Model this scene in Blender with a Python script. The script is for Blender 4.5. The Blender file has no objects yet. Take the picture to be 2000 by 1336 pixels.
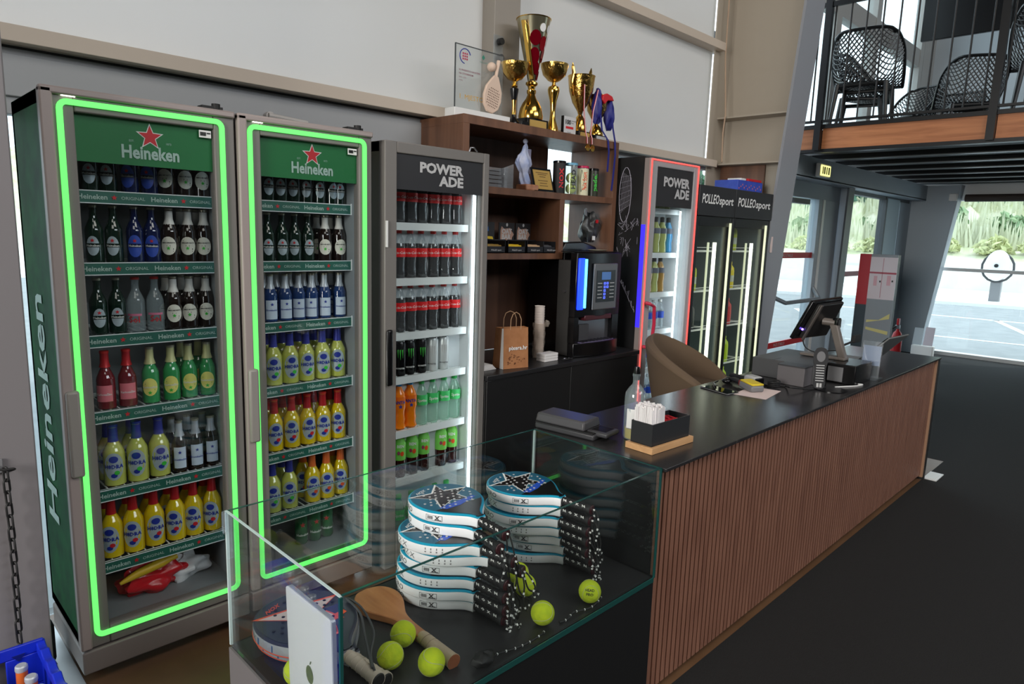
import bpy, bmesh, math, random
from mathutils import Vector, Matrix
rnd = random.Random(7)
S = bpy.context.scene
COL = S.collection

# ------------------------------------------------------------------ camera
cam_d = bpy.data.cameras.new('camera'); cam = bpy.data.objects.new('camera', cam_d); COL.objects.link(cam)
_a, _b, _g, _F = 0.78290057, 0.1611456, 0.03163359, 1322.8
_f = Vector((math.cos(_a)*math.cos(_b), math.sin(_a)*math.cos(_b), -math.sin(_b)))
_r = Vector((math.sin(_a), -math.cos(_a), 0)); _u = _r.cross(_f)
_r2 = _r*math.cos(_g) + _u*math.sin(_g); _u2 = _u*math.cos(_g) - _r*math.sin(_g)
cam.matrix_world = Matrix(((_r2.x, _u2.x, -_f.x, 0), (_r2.y, _u2.y, -_f.y, 0), (_r2.z, _u2.z, -_f.z, 1.55), (0, 0, 0, 1)))
cam_d.sensor_width = 36; cam_d.lens = 36*_F/2000; cam_d.clip_start = 0.05; cam_d.clip_end = 300
cam_d.dof.use_dof = True; cam_d.dof.focus_distance = 2.3; cam_d.dof.aperture_fstop = 16
S.camera = cam
S.view_settings.view_transform = 'Standard'; S.view_settings.look = 'None'
S.view_settings.gamma = 1; S.view_settings.use_curve_mapping = False
S.view_settings.exposure = 0.0

# ------------------------------------------------------------------ world, sun, big lights
W = bpy.data.worlds.new('sky'); S.world = W; W.use_nodes = True
bg = W.node_tree.nodes['Background']; bg.inputs[0].default_value = (0.80, 0.90, 1.0, 1); bg.inputs[1].default_value = 2.7
def area(name, loc, target, sx, sy, power, col=(1, 1, 1)):
    d = bpy.data.lights.new(name, 'AREA'); d.shape = 'RECTANGLE'; d.size = sx; d.size_y = sy; d.energy = power; d.color = col
    o = bpy.data.objects.new(name, d); COL.objects.link(o); o.location = loc
    o.rotation_euler = (Vector(target)-Vector(loc)).to_track_quat('-Z', 'Y').to_euler(); return o
sun_d = bpy.data.lights.new('sun', 'SUN'); sun_d.energy = 2.2; sun_d.angle = 0.05; sun_d.color = (1, .96, .9)
sun = bpy.data.objects.new('sun', sun_d); COL.objects.link(sun); sun.rotation_euler = (math.radians(40), math.radians(12), math.radians(25))
area('overhead_fill', (2.4, -1.6, 5.6), (2.4, 1.0, 0), 3.4, 1.4, 75, (1, .93, .85))  # unseen overhead area light, added for the general ambient
area('overhead_fill_rear', (-1.2, -2.5, 5.4), (1.2, 2.6, 1.6), 3.0, 1.4, 50, (1, .93, .86))  # second unseen overhead light, added as fill from the rear
area('side_fill', (4.5, -7.0, 5.3), (3.2, 2.4, 1.2), 7.0, 1.8, 300, (.93, .96, 1))  # added fill high in the hall, standing for unseen daylight
area('left_fill', (-4.4, .3, 2.5), (1.4, 1.5, .6), 2.2, 2.0, 330, (1, .97, .92))  # added from the left to brighten rackets and laptop; no window here

# ------------------------------------------------------------------ materials
def lin(v):
    v /= 255.0
    return v/12.92 if v <= .04045 else ((v+.055)/1.055)**2.4
def rgb(r, g, b): return (lin(r), lin(g), lin(b), 1)
MATS = {}
def mat(name, c=(128, 128, 128), rough=.5, metal=0, emit=None, es=0, coat=0, trans=0, spec=.5, noise=None, bump=0, nscale=40, alpha=1):
    if name in MATS: return MATS[name]
    m = bpy.data.materials.new(name); m.use_nodes = True; nt = m.node_tree; b = nt.nodes['Principled BSDF']
    b.inputs['Base Color'].default_value = rgb(*c); b.inputs['Roughness'].default_value = rough
    b.inputs['Metallic'].default_value = metal; b.inputs['Coat Weight'].default_value = coat
    b.inputs['Specular IOR Level'].default_value = spec; b.inputs['Transmission Weight'].default_value = trans
    b.inputs['Alpha'].default_value = alpha
    if emit: b.inputs['Emission Color'].default_value = rgb(*emit); b.inputs['Emission Strength'].default_value = es
    if noise or bump:
        tc = nt.nodes.new('ShaderNodeTexCoord'); n = nt.nodes.new('ShaderNodeTexNoise'); n.inputs['Scale'].default_value = nscale
        n.inputs['Detail'].default_value = 5; nt.links.new(tc.outputs['Object'], n.inputs['Vector'])
        if noise:
            r = nt.nodes.new('ShaderNodeValToRGB'); r.color_ramp.elements[0].position = .35; r.color_ramp.elements[1].position = .65
            r.color_ramp.elements[0].color = rgb(*c); r.color_ramp.elements[1].color = rgb(*noise)
            nt.links.new(n.outputs['Fac'], r.inputs[0]); nt.links.new(r.outputs[0], b.inputs['Base Color'])
        if bump:
            bp = nt.nodes.new('ShaderNodeBump'); bp.inputs['Strength'].default_value = bump; bp.inputs['Distance'].default_value = .004
            nt.links.new(n.outputs['Fac'], bp.inputs['Height']); nt.links.new(bp.outputs[0], b.inputs['Normal'])
    MATS[name] = m; return m
def wood(name, c1, c2, scale=(6, 6, .6), rough=.45, c3=None):
    m = bpy.data.materials.new(name); m.use_nodes = True; nt = m.node_tree; b = nt.nodes['Principled BSDF']
    tc = nt.nodes.new('ShaderNodeTexCoord'); mp = nt.nodes.new('ShaderNodeMapping'); mp.inputs['Scale'].default_value = scale
    n = nt.nodes.new('ShaderNodeTexNoise'); n.inputs['Scale'].default_value = 5; n.inputs['Detail'].default_value = 8; n.inputs['Distortion'].default_value = .6
    r = nt.nodes.new('ShaderNodeValToRGB'); r.color_ramp.elements[0].position = .3; r.color_ramp.elements[1].position = .7
    r.color_ramp.elements[0].color = rgb(*c1); r.color_ramp.elements[1].color = rgb(*c2)
    if c3: e = r.color_ramp.elements.new(.12); e.color = rgb(*c3)
    nt.links.new(tc.outputs['Object'], mp.inputs[0]); nt.links.new(mp.outputs[0], n.inputs['Vector']); nt.links.new(n.outputs['Fac'], r.inputs[0])
    nt.links.new(r.outputs[0], b.inputs['Base Color']); b.inputs['Roughness'].default_value = rough
    MATS[name] = m; return m
def glass(name, tint=(1, 1, 1), ior=1.45, rough=0.0, mixc=None, mixf=0.0, boost=1.0):
    """thin glass: see-through with a Fresnel reflection, optionally a coloured body"""
    m = bpy.data.materials.new(name); m.use_nodes = True; nt = m.node_tree; nt.nodes.clear()
    out = nt.nodes.new('ShaderNodeOutputMaterial'); t = nt.nodes.new('ShaderNodeBsdfTransparent'); t.inputs[0].default_value = (*tint, 1)
    g = nt.nodes.new('ShaderNodeBsdfGlossy'); g.inputs['Roughness'].default_value = rough; g.inputs[0].default_value = (1, 1, 1, 1)
    lw = nt.nodes.new('ShaderNodeLayerWeight'); pw = nt.nodes.new('ShaderNodeMath'); pw.operation = 'POWER'; pw.inputs[1].default_value = 5
    nt.links.new(lw.outputs['Facing'], pw.inputs[0]); f0 = ((ior-1)/(ior+1))**2*boost
    mu = nt.nodes.new('ShaderNodeMath'); mu.operation = 'MULTIPLY_ADD'; mu.inputs[1].default_value = .9*(1-f0); mu.inputs[2].default_value = f0; nt.links.new(pw.outputs[0], mu.inputs[0])
    mx = nt.nodes.new('ShaderNodeMixShader'); nt.links.new(mu.outputs[0], mx.inputs[0])
    src = t.outputs[0]
    if mixc:
        d = nt.nodes.new('ShaderNodeBsdfPrincipled'); d.inputs['Base Color'].default_value = rgb(*mixc); d.inputs['Roughness'].default_value = .1
        m2 = nt.nodes.new('ShaderNodeMixShader'); m2.inputs[0].default_value = mixf
        nt.links.new(t.outputs[0], m2.inputs[1]); nt.links.new(d.outputs[0], m2.inputs[2]); src = m2.outputs[0]
    nt.links.new(src, mx.inputs[1]); nt.links.new(g.outputs[0], mx.inputs[2]); nt.links.new(mx.outputs[0], out.inputs[0])
    MATS[name] = m; return m

grey_frame = mat('grey_door_frame', (118, 113, 110), .42)
grey_frame2 = mat('warm_grey_frame', (146, 142, 136), .4)
plinth_m = mat('plinth_grey', (128, 120, 116), .5)
green_led = mat('green_led', (40, 200, 60), .4, emit=(110, 238, 112), es=1.2)
green_banner = mat('green_banner', (8, 110, 52), .5)
strip_green = mat('strip_green', (38, 98, 84), .4)
green_side = mat('green_cabinet_side', (20, 84, 44), .6, noise=(12, 58, 34), nscale=9, spec=.12)
white_ink = mat('white_ink', (235, 235, 232), .5)
soft_ink = mat('soft_white_ink', (170, 195, 185), .5)
red_ink = mat('red_ink', (200, 30, 40), .5)
blue_ink = mat('blue_ink', (30, 50, 150), .5)
black_ink = mat('black_ink', (18, 18, 20), .5)
green_ink = mat('green_ink', (60, 190, 60), .5)
lightgrey_ink = mat('light_grey_ink', (190, 190, 190), .5)
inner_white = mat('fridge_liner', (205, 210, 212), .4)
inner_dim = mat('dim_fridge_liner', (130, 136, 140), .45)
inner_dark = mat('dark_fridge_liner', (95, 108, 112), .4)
shelf_white = mat('shelf_white', (225, 230, 230), .35)
led_white = mat('white_led', (255, 255, 255), .4, emit=(235, 248, 255), es=9)
led_dim = mat('dim_white_led', (255, 255, 255), .4, emit=(200, 225, 245), es=2.4)
led_tube = mat('tube_led', (255, 255, 240), .4, emit=(250, 252, 225), es=2.2)
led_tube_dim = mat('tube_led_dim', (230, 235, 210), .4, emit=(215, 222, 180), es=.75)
red_led = mat('red_led', (255, 60, 60), .4, emit=(255, 92, 84), es=1.3)
blue_led = mat('blue_led', (10, 30, 255), .4, emit=(20, 50, 255), es=3.5)
cyan_led = mat('cyan_led', (80, 180, 255), .4, emit=(80, 190, 255), es=4)
black_gloss = mat('black_gloss', (13, 13, 15), .22)
black_matte = mat('black_matte', (20, 20, 21), .6)
black_panel = mat('black_panel', (24, 24, 25), .45)
header_black = mat('header_black', (34, 34, 37), .5)
black_metal = mat('black_metal', (22, 23, 25), .4, metal=.3)
dark_grey = mat('dark_grey', (60, 60, 63), .45)
mid_grey = mat('mid_grey', (120, 120, 122), .45)
chrome = mat('chrome', (200, 200, 205), .15, metal=1)
steel = mat('steel', (150, 150, 155), .3, metal=.9)
alu = mat('aluminium', (190, 192, 194), .35, metal=.5)
gold = mat('gold', (222, 178, 88), .14, metal=1)
gold_foil = mat('gold_foil', (210, 172, 96), .35, metal=.4)
white_plastic = mat('white_plastic', (232, 232, 230), .35)
paper = mat('paper', (225, 205, 200), .7)
white_paper = mat('white_paper', (225, 222, 220), .8)
kraft = mat('kraft', (172, 118, 76), .75, noise=(160, 106, 66), nscale=20)
pvc_clear = glass('clear_plastic', (.93, .95, .97), 1.4, .05, (200, 210, 215), .10)
door_glass = glass('door_glass', (.95, .97, .97), 1.45, 0.0, boost=.9)
case_glass = glass('case_glass', (.95, .975, .97), 1.5, 0.0, boost=1.7)
win_glass = glass('window_glass', (.90, .95, .95), 1.45, 0.0)
glass_edge = mat('glass_edge', (26, 74, 70), .15, spec=.8)
glass_edge_glint = mat('glass_edge_highlight', (196, 216, 216), .2, spec=.8)  # same edge glass with its bright highlight put into the colour
wall_grey = mat('steel_grey_paint', (160, 162, 164), .5)
beam_tan = mat('tan_grey_paint', (202, 188, 172), .55)
web_tan = mat('column_web_paint', (172, 162, 147), .55)
flange_grey = mat('column_flange_paint', (146, 149, 155), .45)
blue_grey = mat('blue_grey_paint', (176, 188, 197), .5)
walnut = wood('walnut', (92, 62, 46), (124, 86, 64), (3, 3, .25), .38)
walnut_dark = wood('walnut_back', (74, 50, 40), (104, 74, 58), (3, 3, .2), .5)
slat_wood = wood('slat_wood', (122, 82, 66), (150, 106, 86), (4, 4, .5), .5, (86, 60, 52))
fascia_wood = wood('fascia_wood', (166, 102, 62), (200, 132, 86), (5, .5, 6), .5, (110, 66, 44))
beech = wood('beech', (196, 150, 104), (214, 168, 120), (1, 6, 6), .5)
racket_wood = wood('racket_wood', (176, 112, 66), (200, 138, 86), (8, 1, 8), .35)
floor_brown = mat('brown_floor', (104, 76, 54), .35, noise=(116, 86, 62), nscale=5)
carpet = mat('carpet', (11, 10, 10), .95, noise=(27, 26, 26), nscale=260, bump=.6)
asphalt = mat('asphalt', (140, 144, 146), .9, noise=(150, 154, 156), nscale=3)
concrete = mat('pale_concrete', (232, 232, 230), .9)
yellow_paint = mat('yellow_road_paint', (214, 196, 120), .8)
lime_felt = mat('tennis_felt', (206, 222, 40), .95, noise=(190, 212, 44), nscale=60, bump=.8)
seam_m = mat('ball_seam', (190, 190, 150), .8)
teal_m = mat('teal_rim', (22, 150, 182), .3)
teal_face = mat('teal_face', (14, 92, 120), .35)
racket_white = mat('racket_white', (238, 240, 242), .28)
navy = mat('navy_face', (32, 36, 52), .3)
orange_p = mat('orange_plastic', (226, 84, 40), .35)
silver_edge = mat('silver_edge', (165, 168, 172), .3, metal=.2)
grip_white = mat('beige_grip', (205, 190, 174), .8)
grip_black = mat('black_grip', (26, 26, 28), .6, bump=.3, nscale=60)
red_plastic = mat('red_plastic', (190, 24, 34), .4)
blue_crate_m = mat('blue_crate', (20, 44, 190), .35)
chair_fab = mat('olive_brown_fabric', (104, 86, 68), .95, bump=.4, nscale=300)
purple_dot = mat('violet_lamp', (120, 100, 255), .4, emit=(130, 100, 255), es=6)
sign_lit = mat('lit_exit_sign', (240, 230, 150), .4, emit=(245, 238, 150), es=1.4)
cool_lamp = mat('small_white_lamp', (255, 255, 255), .4, emit=(255, 245, 235), es=4)
lav_tint = mat('lavender_plaster', (150, 165, 205), .6, noise=(190, 195, 215), nscale=18)
def counter_stone():
    m = mat('counter_stone', (44, 43, 44), .22); nt = m.node_tree; b = nt.nodes['Principled BSDF']
    tc = nt.nodes.new('ShaderNodeTexCoord'); n = nt.nodes.new('ShaderNodeTexNoise'); n.inputs['Scale'].default_value = 2.2; n.inputs['Distortion'].default_value = 1.2; n.inputs['Detail'].default_value = 2
    r = nt.nodes.new('ShaderNodeValToRGB'); e = r.color_ramp.elements; e[0].position = .497; e[0].color = rgb(44, 43, 44); e[1].position = .503; e[1].color = rgb(44, 43, 44)
    x = e.new(.5); x.color = rgb(74, 70, 68)
    nt.links.new(tc.outputs['Object'], n.inputs['Vector']); nt.links.new(n.outputs['Fac'], r.inputs[0]); nt.links.new(r.outputs[0], b.inputs['Base Color']); return m
stone = counter_stone()
def blind_mat():
    m = bpy.data.materials.new('roller_blind'); m.use_nodes = True; nt = m.node_tree; nt.nodes.clear()
    out = nt.nodes.new('ShaderNodeOutputMaterial'); d = nt.nodes.new('ShaderNodeBsdfDiffuse'); d.inputs[0].default_value = rgb(232, 230, 226)
    t = nt.nodes.new('ShaderNodeBsdfTranslucent'); t.inputs[0].default_value = rgb(225, 226, 226)
    g = nt.nodes.new('ShaderNodeBsdfGlossy'); g.inputs['Roughness'].default_value = .25
    mx = nt.nodes.new('ShaderNodeMixShader'); mx.inputs[0].default_value = .34
    m2 = nt.nodes.new('ShaderNodeMixShader'); m2.inputs[0].default_value = .03
    nt.links.new(d.outputs[0], mx.inputs[1]); nt.links.new(t.outputs[0], mx.inputs[2]); nt.links.new(mx.outputs[0], m2.inputs[1]); nt.links.new(g.outputs[0], m2.inputs[2])
    nt.links.new(m2.outputs[0], out.inputs[0]); return m
blind_m = blind_mat()

# ------------------------------------------------------------------ mesh builder
TXT = {}
def text_geo(s, size, bold=0, res=2):
    k = (s, bold, res)
    if k not in TXT:
        c = bpy.data.curves.new('t', 'FONT'); c.body = s; c.size = 1; c.offset = bold; c.resolution_u = res; c.space_character = 1
        o = bpy.data.objects.new('t', c); COL.objects.link(o)
        bpy.context.view_layer.update()
        me = bpy.data.meshes.new_from_object(o.evaluated_get(bpy.context.evaluated_depsgraph_get()))
        TXT[k] = ([tuple(v.co) for v in me.vertices], [tuple(p.vertices) for p in me.polygons])
        bpy.data.objects.remove(o); bpy.data.curves.remove(c); bpy.data.meshes.remove(me)
    vs, fs = TXT[k]
    return [(x*size, y*size) for x, y, z in vs], fs
def twidth(s, size=1, bold=0):
    v, f = text_geo(s, size, bold); return max(x for x, y in v) if v else 0
class MB:
    def __init__(s): s.v = []; s.f = []
    def add(s, vs, fs):
        n = len(s.v); s.v += [tuple(v) for v in vs]; s.f += [tuple(i+n for i in f) for f in fs]; return s
    def box(s, x0, y0, z0, x1, y1, z1, M=None):
        vs = [Vector(p) for p in ((x0, y0, z0), (x1, y0, z0), (x1, y1, z0), (x0, y1, z0), (x0, y0, z1), (x1, y0, z1), (x1, y1, z1), (x0, y1, z1))]
        if M: vs = [M @ v for v in vs]
        return s.add(vs, [(0, 3, 2, 1), (4, 5, 6, 7), (0, 1, 5, 4), (1, 2, 6, 5), (2, 3, 7, 6), (3, 0, 4, 7)])
    def hexa(s, b, t):   # bottom 4 and top 4 corners
        return s.add(list(b)+list(t), [(0, 3, 2, 1), (4, 5, 6, 7), (0, 1, 5, 4), (1, 2, 6, 5), (2, 3, 7, 6), (3, 0, 4, 7)])
    def lathe(s, prof, n=16, c=(0, 0, 0), M=None, a0=0, a1=2*math.pi):
        vs = []; fs = []; full = abs(a1-a0-2*math.pi) < 1e-6; m = n if full else n+1
        for r, z in prof:
            for i in range(m):
                a = a0+(a1-a0)*i/n; vs.append(Vector((c[0]+r*math.cos(a), c[1]+r*math.sin(a), c[2]+z)))
        for j in range(len(prof)-1):
            for i in range(n):
                i2 = (i+1) % m if full else i+1
                fs.append((j*m+i, j*m+i2, (j+1)*m+i2, (j+1)*m+i))
        if M: vs = [M @ v for v in vs]
        return s.add(vs, fs)
    def cyl(s, p0, p1, r0, r1=None, n=12, cap=True):
        p0 = Vector(p0); p1 = Vector(p1); r1 = r0 if r1 is None else r1; d = p1-p0
        q = d.to_track_quat('Z', 'Y').to_matrix().to_4x4(); q.translation = p0
        L = d.length; pr = [(r0, 0), (r1, L)]
        if cap: pr = [(0.0001, 0)]+pr+[(0.0001, L)]
        return s.lathe(pr, n, M=q)
    def tube(s, pts, r, n=8, closed=False):
        pts = [Vector(p) for p in pts]; N = len(pts); vs = []; fs = []; up = Vector((0, 0, 1)); prev = None
        for i, p in enumerate(pts):
            t = (pts[(i+1) % N]-pts[i-1]) if (closed or 0 < i < N-1) else (pts[1]-pts[0] if i == 0 else pts[-1]-pts[-2])
            t = t.normalized() if t.length else Vector((0, 0, 1))
            if prev is None: a = t.orthogonal().normalized()
            else:
                a = prev-t*prev.dot(t); a = a.normalized() if a.length > 1e-5 else t.orthogonal().normalized()
            prev = a; b = t.cross(a)
            rr = r[i] if isinstance(r, (list, tuple)) else r
            for k in range(n):
                an = 2*math.pi*k/n; vs.append(p+(a*math.cos(an)+b*math.sin(an))*rr)
        for i in range(N if closed else N-1):
            j = (i+1) % N
            for k in range(n):
                k2 = (k+1) % n; fs.append((i*n+k, i*n+k2, j*n+k2, j*n+k))
        if not closed: fs.append(tuple(range(n-1, -1, -1))); fs.append(tuple((N-1)*n+k for k in range(n)))
        return s.add(vs, fs)
    def ball(s, c, r, nu=16, nv=10, sq=(1, 1, 1)):
        pr = [(math.sin(math.pi*j/nv)*r if 0 < j < nv else .0001, -math.cos(math.pi*j/nv)*r) for j in range(nv+1)]
        M = Matrix.Translation(c) @ Matrix.Diagonal((*sq, 1)); return s.lathe(pr, nu, M=M)
    def prism(s, poly, z0, z1, fn=None):
        n = len(poly); vs = [(x, y, z0) for x, y in poly]+[(x, y, z1) for x, y in poly]
        if fn: vs = [fn(*v) for v in vs]
        return s.add(vs, [tuple(range(n-1, -1, -1)), tuple(range(n, 2*n))]+[(i, (i+1) % n, n+(i+1) % n, n+i) for i in range(n)])
    def flat(s, poly, fn):
        return s.add([fn(x, y) for x, y in poly], [tuple(range(len(poly)))])
    def text(s, t, size, fn, bold=0, center=False, width=None, sx=1, shear=0, res=2):
        v, f = text_geo(t, size, bold, res)
        if not v: return s
        w = max(x for x, y in v)
        if width: sx = width/w
        off = -w*sx/2 if center else 0
        return s.add([fn(x*sx+off+y*shear, y) for x, y in v], f)
    def grid(s, fn, nu, nv):
        vs = [fn(i/nu, j/nv) for j in range(nv+1) for i in range(nu+1)]
        return s.add(vs, [(j*(nu+1)+i, j*(nu+1)+i+1, (j+1)*(nu+1)+i+1, (j+1)*(nu+1)+i) for j in range(nv) for i in range(nu)])
    def mesh(s, name, m, smooth=True, org=(0, 0, 0)):
        me = bpy.data.meshes.new(name); o = Vector(org)
        me.from_pydata([Vector(v)-o for v in s.v], [], s.f); me.materials.append(m)
        if smooth and len(me.polygons): me.shade_smooth(); me.set_sharp_from_angle(angle=math.radians(38))
        me.update(); return me
def FX(x0, y0, z0): return lambda a, b, c=0: (x0+a, y0-c, z0+b)           # faces -Y
def FY(x0, y0, z0): return lambda a, b, c=0: (x0-c, y0-a, z0+b)           # faces -X (text runs toward -Y)
def CY(r, z0, a0=0): return lambda a, b, c=0: ((r+c)*math.sin(a/r+a0), -(r+c)*math.cos(a/r+a0), z0+b)   # round a bottle

ORG = {}
def tagit(o, label, cat, group=None, kind=None):
    if label: o['label'] = label
    if cat: o['category'] = cat
    if group: o['group'] = group
    if kind: o['kind'] = kind
    return o
def thing(name, label, cat, loc=(0, 0, 0), rz=0, group=None):
    o = bpy.data.objects.new(name, None); COL.objects.link(o); o.location = loc; o.rotation_euler = (0, 0, rz)
    o.empty_display_size = .05; ORG[o.name] = Vector(loc) if not rz else Vector((0, 0, 0))
    return tagit(o, label, cat, group)
def part(name, mb, m, parent, label=None, bevel=0, smooth=True, local=False, kind=None):
    org = Vector((0, 0, 0)) if local else ORG.get(parent.name, Vector((0, 0, 0)))
    o = bpy.data.objects.new(name, mb.mesh(name, m, smooth, org)); COL.objects.link(o); o.parent = parent
    ORG[o.name] = org
    if label: o['label'] = label
    if kind: o['kind'] = kind
    if bevel: bv(o, bevel)
    return o
def bv(o, w, seg=2):
    b = o.modifiers.new('bevel', 'BEVEL'); b.width = w; b.segments = seg; b.limit_method = 'ANGLE'; b.angle_limit = math.radians(40)
def solo(name, mb, m, label, cat, group=None, kind=None, bevel=0, smooth=True):
    n = len(mb.v); c = Vector((sum(v[0] for v in mb.v)/n, sum(v[1] for v in mb.v)/n, min(v[2] for v in mb.v)))
    o = bpy.data.objects.new(name, mb.mesh(name, m, smooth, c)); COL.objects.link(o); o.location = c; ORG[o.name] = c
    if bevel: bv(o, bevel)
    return tagit(o, label, cat, group, kind)
def struct(name, mb, m, smooth=False, bevel=0):
    o = bpy.data.objects.new(name, mb.mesh(name, m, smooth)); COL.objects.link(o); o['kind'] = 'structure'; ORG[o.name] = Vector((0, 0, 0))
    if bevel: bv(o, bevel)
    return o
def star(r, ri=.42, rot=0):
    return [((r if k % 2 == 0 else r*ri)*math.sin(math.pi*k/5+rot), (r if k % 2 == 0 else r*ri)*math.cos(math.pi*k/5+rot)) for k in range(10)]
def B(*a): return MB().box(*a)
ORD = ['first', 'second', 'third', 'fourth', 'fifth', 'sixth', 'seventh', 'eighth', 'ninth', 'tenth']

# templates: a kind is a list of (part name, mesh, parent index or None)
TPL = {}
def tpl(kind, items):
    TPL[kind] = [(n, mb.mesh(n, m), p) for n, mb, m, p in items]
def inst(kind, name, loc, rz, label, cat, group=None, rot=None):
    root = bpy.data.objects.new(name, None); COL.objects.link(root); root.location = loc
    root.rotation_euler = rot if rot else (0, 0, rz); root.empty_display_size = .03
    tagit(root, label, cat, group); made = []
    for n, me, p in TPL[kind]:
        o = bpy.data.objects.new(n, me); COL.objects.link(o); o.parent = root if p is None else made[p]; made.append(o)
    return root

# ================================================================== SETTING
struct('floor', B(-5, -9, -.08, 11.2, 1.10, 0), carpet)
struct('floor_behind_counter', B(-5, 1.10, -.08, 5.6, 3.0, -.001), floor_brown)
struct('floor_entrance', B(5.6, 1.10, -.08, 11.2, 3.0, 0), carpet)
struct('ceiling', B(-5, -9, 6.6, 11.2, 3.1, 6.7), mat('ceiling_dark', (70, 70, 72), .8))
struct('wall_rear', B(-5, -9.1, 0, 11.2, -9, 6.6), mat('rear_wall', (110, 108, 106), .8))
struct('wall_left', B(-5.1, -9, 0, -5, 3.1, 6.6), mat('left_wall', (120, 118, 116), .8))
# the pillar at the left edge
struct('trim_1', B(-.9, 2.2, 0, .352, 2.34, 4.2), mat('pillar_grey', (122, 118, 120), .5), bevel=.004)
struct('trim_2', B(.36, 2.36, 0, .472, 2.95, .012), alu)

# ---- the glazed side wall (y = 3)
m = MB().box(-1.2, 2.96, 1.96, 2.72, 3.04, 2.10).box(-1.2, 2.975, 1.90, 2.72, 3.04, 1.965).box(-1.2, 2.975, 2.10, 2.72, 3.04, 2.125)
for x in (.30, 2.60): m.box(x, 2.97, 0, x+.1, 3.04, 1.95)
wf = struct('window_1', m, wall_grey, bevel=.003)
w = part('window_pane', B(-1.2, 3.0, 0, 2.6, 3.01, 1.93), win_glass, wf, smooth=False)
h = part('window_handle', MB().cyl((1.41, 2.965, 2.015), (1.41, 2.93, 2.015), .02).tube([(1.40, 2.93, 2.015), (1.45, 2.925, 2.012), (1.58, 2.925, 2.005)], .013), mat('handle_pale', (190, 186, 182), .4), wf)
part('top_rail_groove', B(-1.2, 2.958, 2.118, 2.72, 2.962, 2.126), black_matte, wf, smooth=False)
struct('trim_3', B(-1.2, 2.90, 2.13, 5.25, 3.04, 2.185), beam_tan, bevel=.002)
struct('trim_4', B(2.9, 2.90, 3.04, 5.25, 3.04, 3.10), beam_tan, bevel=.002)
m = MB().box(2.9, 2.97, 2.10, 5.2, 3.04, 2.13)
for x in (3.9,): m.box(x, 2.97, 0, x+.06, 3.04, 2.1)
wf = struct('window_2', m, wall_grey)
part('window_pane', B(2.9, 3.0, 0, 5.2, 3.01, 2.10), win_glass, wf, smooth=False)
# blinds
struct('window_3', B(-1.2, 3.0, 2.17, 2.74, 3.006, 4.4), blind_m)
struct('window_4', B(2.88, 3.0, 2.17, 5.22, 3.006, 3.06), blind_m)
struct('window_5', B(2.88, 3.0, 3.08, 5.22, 3.006, 4.4), blind_m)
struct('trim_5', B(2.70, 2.90, 2.126, 2.90, 3.05, 4.4), mat('post_grey_tan', (150, 143, 134), .5), bevel=.004)
struct('wall_side_upper', B(-5, 3.0, 4.4, 6.4, 3.1, 6.6), wall_grey)
struct('wall_side_left', B(-5, 3.0, 0, -1.2, 3.1, 4.4), wall_grey)
# unseen eave, added to darken the top of the blinds
struct('added_eave', B(2.0, 3.35, 3.3, 6.2, 4.4, 3.4), wall_grey)

# ---- tapered portal columns: web, wall flange, leaning inner flange, stiffeners
def lean(z, a, b): return a+(b-a)*z/3.3
def column(n, x, ya, yb, yw, hw=.10, top=6.6, stiff=(), webm=web_tan, flm=flange_grey):
    m = MB()
    yt = lean(top, ya, yb)
    m.hexa([(x-.006, ya, 0), (x+.006, ya, 0), (x+.006, yw, 0), (x-.006, yw, 0)], [(x-.006, yt, top), (x+.006, yt, top), (x+.006, yw, top), (x-.006, yw, top)])
    r = struct(n, m, webm)
    f = MB().hexa([(x-hw, ya-.02, 0), (x+hw, ya-.02, 0), (x+hw, ya, 0), (x-hw, ya, 0)], [(x-hw, yt-.02, top), (x+hw, yt-.02, top), (x+hw, yt, top), (x-hw, yt, top)])
    part('inner_flange', f, flm, r, smooth=False)
    part('wall_flange', B(x-hw-(.10 if x < 6 else 0), yw-.012, 0, x+hw, yw, top), webm, r, smooth=False)
    for z in stiff:
        yy = lean(z, ya, yb)
        part('stiffener', MB().box(x-hw*.95, yy, z, x-.006, yw-.012, z+.012), webm, r, smooth=False)
    return r
c1 = column('trim_7', 5.44, 2.555, 2.31, 2.965, .16, stiff=(2.15, 2.52))
part('cable', MB().tube([(5.25, 2.91, 3.9), (5.25, 2.90, 3.0), (5.25, 2.86, 2.55), (5.25, 2.87, 2.4), (5.25, 2.86, 2.17)], .006), mat('beige_cable', (176, 150, 126), .6), c1)
part('wood_panel', B(5.405, 2.56, 0, 5.42, 2.95, 2.148), walnut, c1, smooth=False)
part('small_label', B(5.33, 2.418, 1.45, 5.36, 2.423, 1.6), paper, c1, smooth=False)
column('trim_8', 8.3, 2.92, 2.88, 3.1, .09, top=2.37, webm=blue_grey, flm=mat('blue_flange', (92, 98, 104), .45))
column('trim_9', 11.0, 2.66, 2.29, 3.1, .10, top=2.37, webm=blue_grey, flm=mat('pale_flange', (170, 180, 190), .45))
# header beam along the wall beneath the mezzanine
struct('trim_10', MB().box(5.45, 2.80, 2.17, 11.2, 2.84, 2.37).box(5.45, 2.80, 2.16, 11.2, 3.05, 2.18), blue_grey)
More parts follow.
